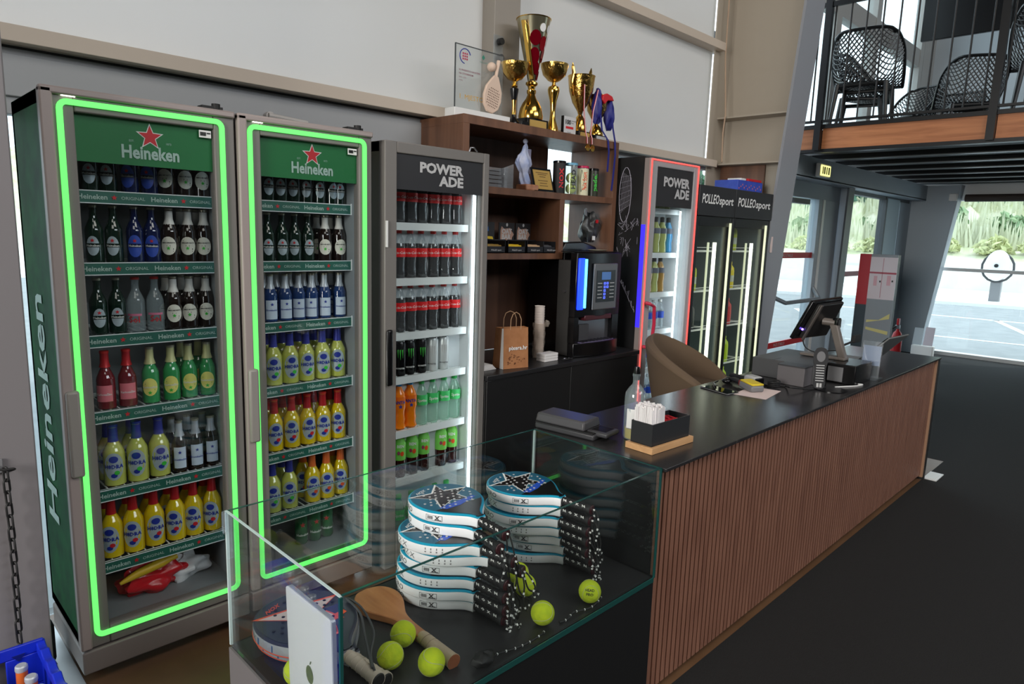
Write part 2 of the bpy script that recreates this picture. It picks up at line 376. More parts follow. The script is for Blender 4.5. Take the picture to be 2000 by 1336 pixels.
# door
m = MB().box(5.5, 2.98, 2.0, 8.25, 3.06, 2.2).box(7.62, 2.96, 0, 7.72, 3.06, 2.0).box(7.78, 2.96, 0, 8.2, 3.06, 2.0).box(5.5, 2.98, 0, 5.6, 3.06, 2.0)
d1 = struct('door_1', m, blue_grey, bevel=.003)
part('white_jamb', B(7.72, 2.955, 0, 7.78, 3.05, 2.0), white_plastic, d1, smooth=False)
part('door_pane', B(5.6, 3.0, .06, 7.62, 3.01, 2.0), win_glass, d1, smooth=False)
for z in (1.37, .44):
    s = part('warning_stripe', B(6.0, 2.985, z, 7.62, 2.995, z+.06), red_ink, d1, smooth=False)
    for x in (6.1, 6.85): part('lettering', MB().text('PAZI STAKLO', .045, FX(x, 2.984, z+.014), bold=.01), lightgrey_ink, s, smooth=False)
part('push_bar', MB().tube([(6.55, 2.97, 1.02), (6.6, 2.90, .98), (6.75, 2.86, .93), (7.62, 2.86, .93), (7.68, 2.9, .95), (7.66, 2.96, 1.05)], .022), mat('bar_grey', (150, 158, 164), .35, metal=.4), d1)
part('door_closer', B(6.9, 2.93, 1.93, 7.3, 2.99, 1.98), dark_grey, d1)
# tall side window beyond the door
m = MB().box(8.4, 2.98, 2.12, 10.9, 3.06, 2.2).box(8.36, 2.98, 0, 8.42, 3.06, 2.2).box(9.86, 2.97, 0, 9.92, 3.06, 2.16).box(8.4, 2.98, 0, 10.9, 3.06, .06)
w6 = struct('window_6', m, mat('window_frame_dark', (74, 80, 84), .45))
part('white_panel', B(9.92, 2.975, .06, 10.45, 3.03, 2.14), mat('pale_blue_panel', (188, 206, 212), .4), w6, smooth=False)
part('side_wall_strip', B(10.5, 2.985, 0, 11.2, 3.06, 2.2), blue_grey, w6, smooth=False)
part('warning_stripe', B(8.42, 2.985, 1.14, 9.86, 2.995, 1.20), mat('pale_red', (200, 90, 100), .5), w6, smooth=False)
part('window_pane', B(8.42, 3.0, .06, 9.9, 3.01, 2.12), win_glass, w6, smooth=False)
part('bottom_rail', B(8.42, 2.96, .06, 9.86, 2.99, .10), white_plastic, w6, smooth=False)
# far wall with the wide window
m = MB().box(11.15, -6, 0, 11.3, 2.7, .05).box(11.15, -6, 2.17, 11.3, 3.0, 2.40).box(11.16, -6, 1.20, 11.22, 2.52, 1.245).box(11.15, -3.0, 0, 11.3, .9, 2.2)  # unseen bay closed against door reflections, opening past it added for daylight
w7 = struct('window_7', m, white_plastic)
part('window_pane', B(11.2, -6, .05, 11.21, 2.6, 2.17), win_glass, w7, smooth=False)
part('rolled_blind', MB().cyl((11.08, -6, 2.20), (11.08, 2.35, 2.20), .05), mat('brown_blind', (70, 60, 55), .7), w7)
struct('wall_far', MB().box(11.2, -9, 0, 11.35, -6, 6.6).box(11.2, -6, 2.4, 11.35, 3.1, 6.6), mat('far_wall_plaster', (196, 206, 212), .7))
# mezzanine
mz = struct('ceiling_mezzanine', B(6.56, -6, 2.46, 11.2, 3.0, 2.56), black_matte)
for k in range(7):
    x = 6.70+.655*k
    part('joist', MB().box(x, -6, 2.385, x+.012, 2.98, 2.46), black_matte, mz, smooth=False)
    part('joist_flange', MB().box(x-.02, -6, 2.375, x+.02, 2.98, 2.386), mat('lit_joist_edge', (150, 156, 158), .3, metal=.4), mz, smooth=False)  # flange paler than its web: the lit lower edge put into colour
    part('deck_rib', MB().box(x+.2, -6, 2.41, x+.45, 2.98, 2.46), black_matte, mz, smooth=False)
posts = [2.59, 1.265, -.06, -1.385]
ed = [2.98]+posts+[-2.7]
for i in range(5):
    a, b = ed[i+1]+.03, ed[i]-.03
    part('fascia_board', B(6.50, a, 2.385, 6.54, b, 2.565), fascia_wood, mz, smooth=False)
part('edge_channel', MB().box(6.49, -3, 2.355, 6.55, 2.98, 2.385).box(6.48, -3, 2.565, 6.54, 2.98, 2.60), black_metal, mz, smooth=False)
rl = thing('mezzanine_railing', 'black metal balustrade with thin vertical bars along the wooden mezzanine edge', 'railing', (6.46, 0, 2.36))
for y in posts: part('post', B(6.44, y-.028, 2.37, 6.49, y+.028, 3.75), black_metal, rl, smooth=False)
part('top_rail', B(6.45, -2.7, 3.60, 6.48, 2.98, 3.64), black_metal, rl, smooth=False)
part('bottom_rail', B(6.45, -2.7, 2.615, 6.48, 2.98, 2.635), black_metal, rl, smooth=False)
barm = MB().cyl((0, 0, 0), (0, 0, .975), .0075, n=8).mesh('bar', black_metal)
y = 2.93
while y > -1.4:
    if min(abs(y-p) for p in posts) > .05:
        o = bpy.data.objects.new('bar', barm); COL.objects.link(o); o.parent = rl; o.location = (.005, y, .27)
    y -= .1325
# mezzanine windows
m = MB().box(6.4, 2.98, 3.90, 11.2, 3.08, 4.12).box(6.4, 2.98, 2.4, 11.2, 3.08, 2.62)
for x in (6.4, 7.62, 8.78, 10.55): m.box(x, 2.97, 2.4, x+(.14 if x > 6.5 else .25), 3.08, 6.6)
m.box(10.7, 2.97, 2.4, 11.2, 3.08, 6.6)
w8 = struct('window_8', m, mat('mezzanine_frame', (178, 178, 174), .5))
part('window_pane', B(6.5, 3.02, 2.6, 10.7, 3.03, 6.6), win_glass, w8, smooth=False)
# exit sign
t = thing('exit_sign', 'small lit exit sign hanging under the mezzanine by the grey column', 'sign', (7.1, 2.74, 2.19))
part('housing', B(6.98, 2.74, 2.185, 7.26, 2.78, 2.315), white_plastic, t, bevel=.004)
p = part('lit_panel', B(7.0, 2.733, 2.20, 7.24, 2.742, 2.30), sign_lit, t, smooth=False)
part('pictogram', MB().box(7.03, 2.730, 2.215, 7.05, 2.734, 2.285).box(7.07, 2.730, 2.215, 7.10, 2.734, 2.285).box(7.13, 2.730, 2.215, 7.15, 2.734, 2.285).box(7.18, 2.730, 2.215, 7.21, 2.734, 2.285), mat('olive_ink', (90, 100, 30), .6), p, smooth=False)
t = thing('wall_camera', 'small white wall sensor box high at the far grey corner', 'sensor', (10.9, 2.48, 2.18))
part('housing', B(10.86, 2.40, 2.15, 10.95, 2.50, 2.25), white_plastic, t, bevel=.01)
part('bracket', B(10.95, 2.43, 2.18, 11.05, 2.47, 2.22), mid_grey, t)

# ================================================================== OUTSIDE
struct('ground', B(-30, 3.12, -.12, 70, 70, -.03), asphalt)
struct('ground_far', B(11.36, -50, -.12, 70, 3.12, -.03), asphalt)
def pol(r, a): return (r*math.cos(math.radians(a)), r*math.sin(math.radians(a)))
m = MB()
for i in range(28):
    a0, a1 = -25+i*4.6, -25+(i+1)*4.6
    q = [pol(21.8, a0), pol(21.8, a1), pol(29, a1), pol(29, a0)]
    m.hexa([(x, y, -.03) for x, y in q], [(x, y, .06) for x, y in q])
struct('ground_pavement', m, concrete)
m = MB()
for (x0, y0, x1, y1, w) in ((13.6, 1.3, 17.8, 2.9, .06), (13.6, 3.3, 13.8, .9, .05), (17.6, 6.5, 17.8, 2.0, .06), (12.8, 4.5, 16, 6.5, .06)):
    d = Vector((x1-x0, y1-y0, 0)).normalized(); n = Vector((-d.y, d.x, 0))*w
    m.hexa([(x0-n.x, y0-n.y, -.03), (x1-n.x, y1-n.y, -.03), (x1+n.x, y1+n.y, -.03), (x0+n.x, y0+n.y, -.03)], [(x0-n.x, y0-n.y, -.02), (x1-n.x, y1-n.y, -.02), (x1+n.x, y1+n.y, -.02), (x0+n.x, y0+n.y, -.02)])
struct('ground_parking_lines', m, white_ink)
def hillf(u, v):
    a = -25+u*130; r = 28.5+v*34; x, y = pol(r, a)
    z = 1.02+v*7.5*(.8+.2*math.sin(a*.11+1))+(.35*math.sin(a*.9+r*1.3)+.3*math.sin(a*2.3-r*.7))*min(1, v*6)
    return (x, y, z)
m = MB()
for i in range(28):
    a0, a1 = -25+i*4.6, -25+(i+1)*4.6
    q = [pol(28.3, a0), pol(28.3, a1), pol(28.7, a1), pol(28.7, a0)]
    m.hexa([(x, y, .0) for x, y in q], [(x, y, 1.08) for x, y in q])
struct('wall_outside', m, mat('retaining_wall', (214, 210, 200), .9, noise=(226, 224, 218), nscale=1.5))
struct('ground_hill', MB().grid(hillf, 110, 34), mat('hill_earth', (176, 182, 140), .95, noise=(206, 204, 184), nscale=.8), smooth=True)
leafA = mat('leaf_sage', (120, 146, 108), .9, noise=(150, 172, 128), nscale=3)
leafB = mat('leaf_dark', (74, 112, 92), .9, noise=(104, 140, 114), nscale=2)
leafC = mat('leaf_pale', (188, 196, 140), .9, noise=(206, 206, 158), nscale=3)
def bushmesh(name, m_, seed, n=260, s=1.0, tall=1.0):
    r = random.Random(seed); b = MB()
    for k in range(n):
        a = r.uniform(0, 6.28); e = math.acos(r.uniform(0, 1)); d = r.uniform(.35, 1)
        c = Vector((math.cos(a)*math.sin(e)*d, math.sin(a)*math.sin(e)*d, math.cos(e)*d*tall))*s
        t = Vector((r.uniform(-1, 1), r.uniform(-1, 1), r.uniform(-.2, 1.4))).normalized(); q = t.cross(Vector((r.uniform(-1, 1), r.uniform(-1, 1), .1))).normalized()
        L = r.uniform(.16, .34)*s; w_ = L*.45; nn = t.cross(q)*L*.12
        b.add([c-t*L, c+q*w_+nn, c+t*L, c-q*w_+nn], [(0, 1, 2), (0, 2, 3)])
    return b.mesh(name, m_, smooth=False)
stemm = MB().cyl((0, 0, -.3), (0, 0, .6), .07, .03, n=7).mesh('stem', mat('bark', (90, 80, 66), .9))
bm = [(bushmesh('foliage', leafA, 1), 'sage green bush'), (bushmesh('foliage', leafC, 3), 'pale yellow-green bush'), (bushmesh('foliage', leafB, 5, 420, 2.0, 1.25), 'tall dark green tree')]
def outdoors(kind, a, r, s, label, grp, cat):
    me = bm[kind][0]; v = max(0, (r-28.5)/34); z = hillf((a+25)/130, v)[2] if r > 28.5 else 0
    x, y = pol(r, a); root = bpy.data.objects.new('bush' if kind < 2 else 'tree', None); COL.objects.link(root); root.location = (x, y, z); root.scale = (s, s, s); root.rotation_euler = (0, 0, a*1.7)
    tagit(root, label, cat, grp)
    for n_, mm in (('foliage', me), ('stem', stemm)):
        o = bpy.data.objects.new(n_, mm); COL.objects.link(o); o.parent = root
rr = random.Random(3)
for k in range(12):
    outdoors(0, -2+k*2.9+rr.uniform(-.5, .5), 33+2.2*(k%2), rr.uniform(.8, 1.1), 'sage green bush on the slope outside, seen through the far windows', 'sage bushes on the slope outside', 'bush')
for k in range(14):
    outdoors(1, -2+k*2.4+rr.uniform(-.4, .4), 29.9, rr.uniform(.45, .62), 'low pale yellow-green bush at the foot of the slope outside', 'pale low bushes at the foot of the slope', 'bush')
for k in range(13):
    outdoors(2, -3+k*3.0+rr.uniform(-.3, .3), 42+8*(k%2), rr.uniform(.95, 1.12), 'tall dark green tree high on the slope outside', 'dark trees high on the slope outside', 'tree')
gm = MB()
for k in range(2600):
    a = rr.uniform(-4, 34); r = rr.choice((rr.uniform(30.9, 31.9), rr.uniform(36.6, 39))); v = (r-28.5)/34; x, y, z = hillf((a+25)/130, v)
    hgt = rr.uniform(.5, 1.3); dx = rr.uniform(-.2, .2); dy = rr.uniform(-.2, .2)
    gm.add([(x-.05, y+.05, z), (x+.05, y-.05, z), (x+dx, y+dy, z+hgt)], [(0, 1, 2)])
g = solo('dry_grass', gm, mat('dry_grass', (210, 212, 184), .95), 'tall dry grass covering the slope outside the windows', 'grass', kind='stuff', smooth=False)
# charger and a green fence post
t = thing('charging_post', 'white wall-box vehicle charger on a grey post outside the far window', 'charger', (22.8, 3.8, 0))
part('post', B(22.7, 3.70, -.03, 22.9, 3.95, .95), mid_grey, t, bevel=.02)
hd = part('charger_head', MB().lathe([(.001, 0), (.30, .01), (.34, .08), (.33, .2), (.26, .26), (.001, .27)], 28, M=Matrix.Translation((22.75, 3.83, 1.05)) @ Matrix.Rotation(-math.pi/2, 4, 'Y') @ Matrix.Diagonal((1.25, .85, 1, 1))), white_plastic, t)
part('socket', MB().cyl((22.45, 3.83, 1.05), (22.5, 3.83, 1.05), .05), black_matte, hd)
part('cable', MB().tube([(22.7, 3.83+.37*math.sin(q), 1.0+.40*math.cos(q)) for q in [i*.4-.6 for i in range(16)]], .03, closed=True), dark_grey, t)
solo('fence_post', MB().cyl((27.5, 1.95, 0), (27.5, 1.95, 3.6), .05), mat('fence_green', (40, 120, 96), .5), 'thin green metal fence post outside beside the charger', 'post')

# ================================================================== BOTTLE KINDS
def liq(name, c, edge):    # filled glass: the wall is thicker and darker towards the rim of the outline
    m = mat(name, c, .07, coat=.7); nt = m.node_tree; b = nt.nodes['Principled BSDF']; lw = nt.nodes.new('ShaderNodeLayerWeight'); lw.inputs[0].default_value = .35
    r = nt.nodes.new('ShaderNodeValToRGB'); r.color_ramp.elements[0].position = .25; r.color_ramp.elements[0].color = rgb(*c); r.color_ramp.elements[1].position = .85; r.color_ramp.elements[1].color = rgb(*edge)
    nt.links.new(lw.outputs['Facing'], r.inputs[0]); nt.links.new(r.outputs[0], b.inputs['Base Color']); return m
glass_dkgreen = mat('dark_green_glass', (10, 34, 24), .06, coat=.6)
glass_brown = mat('dark_brown_glass', (30, 18, 14), .06, coat=.6)
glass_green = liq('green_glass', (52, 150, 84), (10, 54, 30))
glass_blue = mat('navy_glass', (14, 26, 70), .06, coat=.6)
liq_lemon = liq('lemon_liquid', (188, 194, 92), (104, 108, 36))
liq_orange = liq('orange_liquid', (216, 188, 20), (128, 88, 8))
liq_red = mat('red_glass', (110, 28, 36), .07, coat=.6)
clear_b = glass('clear_bottle', (.93, .95, .95), 1.4, .03, (190, 205, 210), .22, 1.3)
clear_g = glass('clear_green_bottle', (.80, .93, .85), 1.4, .03, (150, 210, 180), .25, 1.3)
cola_m = mat('cola', (26, 12, 12), .08, coat=.6)
tea_m = mat('tea', (52, 14, 12), .08, coat=.6)
fanta_m = mat('orange_drink', (246, 130, 16), .12, coat=.5)
can_black = mat('can_black', (16, 16, 18), .25, metal=.3)
can_white = mat('can_white', (214, 218, 218), .28, metal=.2)
can_green = mat('can_green', (20, 104, 56), .25, metal=.3)
cap_gold = mat('cap_gold', (176, 170, 150), .3, metal=.7)
cap_red = mat('cap_red', (214, 40, 34), .4); cap_blue = mat('cap_blue', (40, 52, 150), .4)
cap_orange = mat('cap_orange', (226, 120, 50), .4); cap_peach = mat('cap_peach', (240, 158, 112), .45)
cap_green = mat('cap_green', (50, 190, 90), .4); cap_sky = mat('cap_sky', (40, 150, 220), .4); cap_black = mat('cap_black', (18, 18, 20), .4)
lab_silver = mat('label_silver', (182, 196, 204), .35, metal=.25); lab_white = mat('label_cream', (226, 224, 210), .55)
lab_blue = mat('label_blue', (44, 76, 176), .45); lab_pink = mat('label_pink', (226, 120, 132), .5); lab_red = mat('label_red', (226, 30, 34), .45)
lab_yellow = mat('label_yellow', (232, 226, 120), .5); lab_lime = mat('label_lime', (120, 206, 84), .5); lab_green = mat('label_green', (70, 200, 110), .5)
lab_iceblue = mat('label_ice_blue', (206, 220, 236), .5); red_cap_foil = mat('red_foil', (190, 34, 40), .35, metal=.3)
blue_foil = mat('blue_foil', (60, 66, 160), .35, metal=.3); orange_foil = mat('orange_foil', (226, 110, 50), .35, metal=.2)
yellow_foil = mat('yellow_foil', (206, 206, 150), .4, metal=.2); white_foil = mat('white_foil', (220, 218, 212), .45); silver_foil = mat('silver_foil', (190, 196, 204), .35, metal=.3)
liq_teal = mat('teal_drink', (20, 160, 150), .1, coat=.5); liq_blue = mat('blue_drink', (60, 140, 190), .1, coat=.5)
liq_amber = mat('amber_drink', (170, 130, 60), .1, coat=.5); liq_olive = mat('olive_drink', (176, 186, 110), .1, coat=.5)
jug_yellow = mat('yellow_jug', (206, 220, 60), .3); jug_bright = mat('bright_yellow_jug', (240, 220, 30), .3); jug_red = mat('red_bag', (210, 40, 40), .35)
jug_pale = mat('pale_bottle', (206, 214, 200), .3); jug_green = mat('lime_jug', (196, 226, 50), .3)

def LN(R, h, neck=.42, sh=.56):      # longneck outline
    r = R*neck
    return [(.0001, 0), (R*.85, 0), (R, R*.12), (R, h*sh), (R*.93, h*(sh+.05)), (R*.7, h*(sh+.13)), (r*1.08, h*(sh+.21)), (r*.95, h*.9), (r*1.05, h*.93), (r*1.02, h*.975)]
def ovalp(w, h, n=18): return [(w*math.cos(2*math.pi*i/n), h*math.sin(2*math.pi*i/n)) for i in range(n)]
def wrap(mb, poly, R, z, a0=0, th=.0006):    # poly (x,y) pressed onto a cylinder, as a fan so that it follows the curve
    fn = CY(R+th, z, a0); n = len(poly); cx = sum(p[0] for p in poly)/n; cy = sum(p[1] for p in poly)/n; vs = [fn(cx, cy)]; fs = []
    for t in (.5, 1.0):
        for x, y in poly: vs.append(fn(cx+(x-cx)*t, cy+(y-cy)*t))
    for i in range(n):
        j = (i+1) % n; fs += [(0, 1+i, 1+j), (1+i, 1+n+i, 1+n+j, 1+j)]
    return mb.add(vs, fs)
def band(R, z0, z1, n=18, r1=None): return MB().lathe([(R, z0), (r1 or R, z1)], n)
def capm(r, z, h=.008): return MB().lathe([(r*.95, z-h*.6), (r*1.12, z-h*.6), (r*1.1, z+h*.3), (r*.9, z+h*.5), (.0001, z+h*.5)], 14)
def kind_beer(k, R, h, body, labs, foil, cap, words, ink, wz, wsize, starc=None, sh=.56):
    it = [('glass_body', MB().lathe(LN(R, h, sh=sh), 18), body, None)]
    lab = MB(); labs(lab, R, h); it.append(('label', lab, labs.m, None)); li = 1
    if 'star' and starc and words.startswith('Hein'):
        bb = MB(); bb.grid(lambda u, v: CY(R+.0011, 0)((u-.5)*2*R*.78, wz-.002+.0125*v), 8, 1); it.append(('name_band', bb, body, li))
    w = MB(); w.text(words, wsize, CY(R+.0015, wz), bold=.02, center=True, res=1); it.append(('lettering', w, ink, li))
    if starc:
        s = MB(); wrap(s, star(R*.27), R, starc[1], th=.0016); it.append(('star', s, starc[0], li))
    if foil: it.append(('neck_label', MB().lathe([(R*.44, h*foil[1]), (R*.46, h*foil[2])] if foil[1] > .8 else [(R*(.44+.22*max(0, (.80-foil[1])/.1)), h*foil[1]), (R*.47, h*.8), (R*.445, h*foil[2])], 16), foil[0], None))
    it.append(('cap', capm(R*.45, h*.985), cap, None)); tpl(k, it)
class Lab:
    def __init__(s, m, fn): s.m = m; s.fn = fn
    def __call__(s, *a): s.fn(*a)
ov = lambda w, hh, zc: (lambda mb, R, h: wrap(mb, ovalp(R*w, h*hh), R, h*zc))
rect = lambda w, z0, z1: (lambda mb, R, h: mb.grid(lambda u, v: CY(R+.0006, 0)((u-.5)*2*R*w, h*(z0+(z1-z0)*v)), 10, 1))
kind_beer('green_beer', .027, .188, glass_dkgreen, Lab(lab_silver, ov(.72, .17, .30)), None, cap_gold, 'Heineken', white_ink, .054, .0105, (red_ink, .074))
kind_beer('blue_beer', .027, .188, glass_blue, Lab(lab_blue, ov(.85, .20, .30)), None, cap_gold, 'Heineken', white_ink, .054, .0105, (red_ink, .074))
kind_beer('cream_label_beer', .0285, .188, glass_brown, Lab(lab_white, ov(.95, .17, .31)), (white_foil, .68, .95), cap_gold, 'BIRRA MORETTI', black_ink, .067, .0062, (green_ink, .05))
kind_beer('clear_beer', .028, .188, clear_b, Lab(mat('label_faint_pink', (214, 120, 150), .5), rect(.9, .3, .34)), None, cap_red, 'Sol', red_ink, .034, .03)
kind_beer('red_radler', .029, .20, liq_red, Lab(lab_pink, rect(.95, .14, .42)), (red_cap_foil, .72, .97), cap_red, 'Karlovačko', white_ink, .05, .0105, sh=.5)
kind_beer('yellow_radler', .029, .20, glass_green, Lab(lab_yellow, ov(.9, .16, .30)), (yellow_foil, .70, .97), cap_gold, 'Karlovačko', white_ink, .056, .0105, (green_ink, .04), sh=.52)
kind_beer('white_label_beer', .0275, .19, glass_brown, Lab(lab_iceblue, rect(.8, .08, .50)), (silver_foil, .66, .96), cap_gold, 'Krombacher', blue_ink, .045, .010, (blue_ink, .075))
kind_beer('blue_label_beer', .0275, .188, mat('steel_blue_glass', (34, 60, 110), .08, coat=.5), Lab(lab_iceblue, rect(.9, .06, .46)), (silver_foil, .62, .96), cap_gold, 'Krombacher', blue_ink, .045, .009, (blue_ink, .07))
def kind_h(k, liquid, foil, cap, extra):
    R, h = .0345, .215
    it = [('glass_body', MB().lathe(LN(R, h, .40, .53), 20), liquid, None)]
    lab = MB(); wrap(lab, ovalp(R*.92, .049), R, .072); it.append(('label', lab, lab_silver, None))
    it.append(('lettering', MB().text('H8DRA', .019, CY(R+.0016, .066), bold=.03, center=True, res=1), blue_ink, 1))
    s = MB(); wrap(s, ovalp(R*.42, .012), R, .098, th=.0014); wrap(s, ovalp(R*.3, .008, 8), R, .040, th=.0014); it.append(('emblem', s, blue_ink, 1))
    e = MB(); wrap(e, ovalp(R*.26, .008, 8), R, .05, a0=.25, th=.002); it.append(('fruit_print', e, extra, 1))
    it.append(('neck_label', MB().lathe([(R*.50, h*.72), (R*.455, h*.80), (R*.425, h*.955)], 16), foil, None)); it.append(('cap', capm(R*.43, h*.985), cap, None)); tpl(k, it)
kind_h('lemon_drink', liq_lemon, blue_foil, cap_blue, green_ink)
kind_h('red_cap_drink', liq_orange, red_cap_foil, cap_red, red_ink)
kind_h('orange_cap_drink', liq_orange, orange_foil, cap_orange, orange_p)
def PET(R, h, w=.9): return [(.0001, 0), (R*.8, 0), (R, h*.04), (R*.97, h*.16), (R*w, h*.30), (R, h*.44), (R*.99, h*.62), (R*.86, h*.72), (R*.6, h*.82), (R*.40, h*.89), (R*.38, h*.92)]
R = .0325
tpl('cola', [('plastic_body', MB().lathe([(.0001, .001)]+[(r*.985, z) for r, z in PET(R, .222)[1:8]]+[(.0001, .16)], 18), cola_m, None),
    ('clear_shell', MB().lathe(PET(R, .222), 18), glass('clear_shell', (.9, .93, .94), 1.4, .03, (180, 190, 195), .10, 1.4), None),
    ('label', band(R+.0006, .098, .138, r1=R+.0002), lab_red, None), ('lettering', MB().text('Coca-Cola', .0165, CY(R+.0016, .112), bold=.01, center=True, shear=.25, res=1), white_ink, 2),
    ('cap', MB().lathe([(R*.46, .204), (R*.46, .221), (R*.40, .223), (.0001, .223)], 16), cap_red, None)])
tpl('fanta', [('plastic_body', MB().lathe([(r*(1+.07*math.sin(z*190)), z) for r, z in [(R*.8, 0), (R, .01), (R*.9, .03), (R, .05), (R*.82, .07), (R*.95, .09), (R, .11), (R, .15), (R*.8, .175), (R*.42, .2), (R*.4, .215)]], 18), fanta_m, None),
    ('label', band(R*1.02, .105, .16), mat('label_orange_dark', (236, 112, 20), .4), None), ('lettering', MB().text('FANTA', .021, CY(R*1.02+.0016, .128), bold=.03, center=True, res=1), blue_ink, 1), ('emblem', (lambda s: wrap(s, star(.012), R*1.02, .115, a0=.2, th=.0014))(MB()), blue_ink, 1),
    ('cap', MB().lathe([(R*.47, .208), (R*.47, .226), (R*.4, .228), (.0001, .228)], 16), cap_sky, None)])
tpl('sprite', [('plastic_body', MB().lathe(PET(.031, .222, .95), 18), clear_g, None), ('label', band(.0315, .10, .15), lab_green, None),
    ('lettering', MB().text('Sprite', .02, CY(.0330, .117), bold=.02, center=True, res=1), white_ink, 1), ('cap', MB().lathe([(.0145, .202), (.0145, .221), (.012, .223), (.0001, .223)], 14), cap_green, None)])
tpl('tea', [('plastic_body', MB().lathe([(.0001, 0), (.028, 0), (.0315, .01), (.029, .04), (.031, .07), (.0315, .10)], 18), tea_m, None), ('label', MB().lathe([(.0318, .085), (.0325, .12), (.0322, .165), (.026, .182), (.018, .19)], 18), lab_lime, None),
    ('lettering', MB().text('BEN', .02, CY(.0335, .148), bold=.03, center=True, res=1), white_ink, 1), ('fruit_print', (lambda s: wrap(s, ovalp(.010, .012, 10), .0325, .118, a0=.25, th=.001))(MB()), orange_p, 1), ('emblem', (lambda s: wrap(s, ovalp(.007, .010, 10), .0325, .122, a0=-.28, th=.001))(MB()), mat('ink_purple', (150, 60, 90), .5), 1),
    ('cap', MB().lathe([(.0175, .186), (.019, .19), (.019, .213), (.016, .216), (.0001, .216)], 16), cap_peach, None)])
def kind_can(k, m_, word, inkm, h=.166, R=.0285, ws=.010, logo=None, wz=.03):
    it = [('can_body', MB().lathe([(R*.82, 0), (R, .008), (R, h-.014), (R*.84, h-.003)], 20), m_, None), ('can_lid', MB().lathe([(R*.86, h-.003), (R*.86, h), (R*.8, h-.002), (.0001, h-.003)], 20), chrome, None),
          ('lettering', MB().text(word, ws, CY(R+.001, wz), bold=.03, center=True, res=1), white_ink if m_ != can_white else mid_grey, 0)]
    if logo: it.append(('emblem', logo, inkm, 0))
    tpl(k, it)
def claw():
    s = MB()
    for k, (x, l) in enumerate(((-.011, .05), (0, .062), (.011, .052))):
        wrap(s, [(x-.003, .0), (x+.001, -l*.7), (x+.002, -l*.75), (x+.003, -.01), (x+.004, .003)], .0285, .125, th=.001)
    return s
kind_can('black_can', can_black, 'MONSTER', green_ink, logo=claw(), wz=.035)
kind_can('white_can', can_white, 'MONSTER', lightgrey_ink, logo=claw(), wz=.035)
kind_can('green_can', can_green, 'Heineken', red_ink, h=.155, ws=.015, logo=(lambda s: wrap(s, star(.013), .0285, .09, th=.001))(MB()), wz=.04)
for k, lq, cp in (('blue_sport', liq_blue, cap_black), ('violet_sport', mat('violet_drink', (96, 84, 110), .1), cap_black), ('lime_sport', liq_olive, cap_black), ('teal_sport', liq_teal, cap_black), ('amber_sport', liq_amber, cap_black)):
    tpl(k, [('plastic_body', MB().lathe(PET(.034, .23, .85), 16), lq, None), ('label', band(.0345, .13, .165), white_plastic if k == 'teal_sport' else mat('label_dusk', (90, 96, 110), .5), None), ('cap', MB().lathe([(.015, .205), (.015, .236), (.0001, .24)], 12), cp, None)])
tpl('water', [('plastic_body', MB().lathe(PET(.031, .20, .92), 16), clear_b, None), ('label', band(.0315, .075, .12), mat('label_water_blue', (30, 80, 200), .5), None), ('cap', MB().lathe([(.014, .184), (.014, .20), (.0001, .202)], 12), white_plastic, None)])
for k, jm in (('yellow_jug', jug_yellow), ('bright_jug', jug_bright), ('red_pack', jug_red), ('dark_drink', mat('smoky_drink', (70, 76, 76), .1)), ('pale_drink', jug_pale), ('lime_jug', jug_green)):
    tpl(k, [('plastic_body', MB().lathe([(.0001, 0), (.034, 0), (.037, .01), (.037, .13), (.034, .155), (.016, .18), (.015, .19)], 16), jm, None), ('label', band(.0375, .05, .10), jug_pale if k in ('yellow_jug', 'bright_jug') else jm, None), ('cap', MB().lathe([(.017, .186), (.017, .204), (.0001, .205)], 12), jm, None)])

NAMES = {'green_beer': ('beer_bottle', 'dark green beer bottle'), 'blue_beer': ('beer_bottle', 'blue-labelled beer bottle'), 'cream_label_beer': ('beer_bottle', 'brown beer bottle with cream oval label'),
 'clear_beer': ('beer_bottle', 'clear beer bottle with red script'), 'red_radler': ('beer_bottle', 'red and pink labelled beer bottle'), 'yellow_radler': ('beer_bottle', 'green bottle with yellow label'),
 'white_label_beer': ('beer_bottle', 'brown bottle with ice-white label'), 'blue_label_beer': ('beer_bottle', 'steel-blue bottle with white label'), 'lemon_drink': ('soft_drink_bottle', 'lemon drink bottle with blue neck'),
 'red_cap_drink': ('soft_drink_bottle', 'yellow drink bottle with red neck'), 'orange_cap_drink': ('soft_drink_bottle', 'yellow drink bottle with orange neck'), 'cola': ('cola_bottle', 'red-capped cola bottle'),
 'fanta': ('orange_drink_bottle', 'bright orange drink bottle'), 'sprite': ('lemonade_bottle', 'clear green-capped bottle'), 'tea': ('tea_bottle', 'dark tea bottle with peach cap'), 'black_can': ('drink_can', 'black can with green claw marks'),
 'white_can': ('drink_can', 'white can'), 'green_can': ('beer_can', 'green beer can'), 'blue_sport': ('sports_drink_bottle', 'blue sports drink'), 'violet_sport': ('sports_drink_bottle', 'violet sports drink'), 'lime_sport': ('sports_drink_bottle', 'pale lime sports drink'),
 'teal_sport': ('sports_drink_bottle', 'teal sports drink'), 'amber_sport': ('sports_drink_bottle', 'amber sports drink'), 'water': ('water_bottle', 'clear bottle with blue band'), 'yellow_jug': ('drink_bottle', 'yellow bottle'), 'bright_jug': ('drink_bottle', 'bright yellow bottle'),
 'red_pack': ('drink_pouch', 'red drink container'), 'dark_drink': ('drink_bottle', 'smoky dark bottle'), 'pale_drink': ('drink_bottle', 'pale bottle'), 'lime_jug': ('drink_bottle', 'lime yellow bottle')}
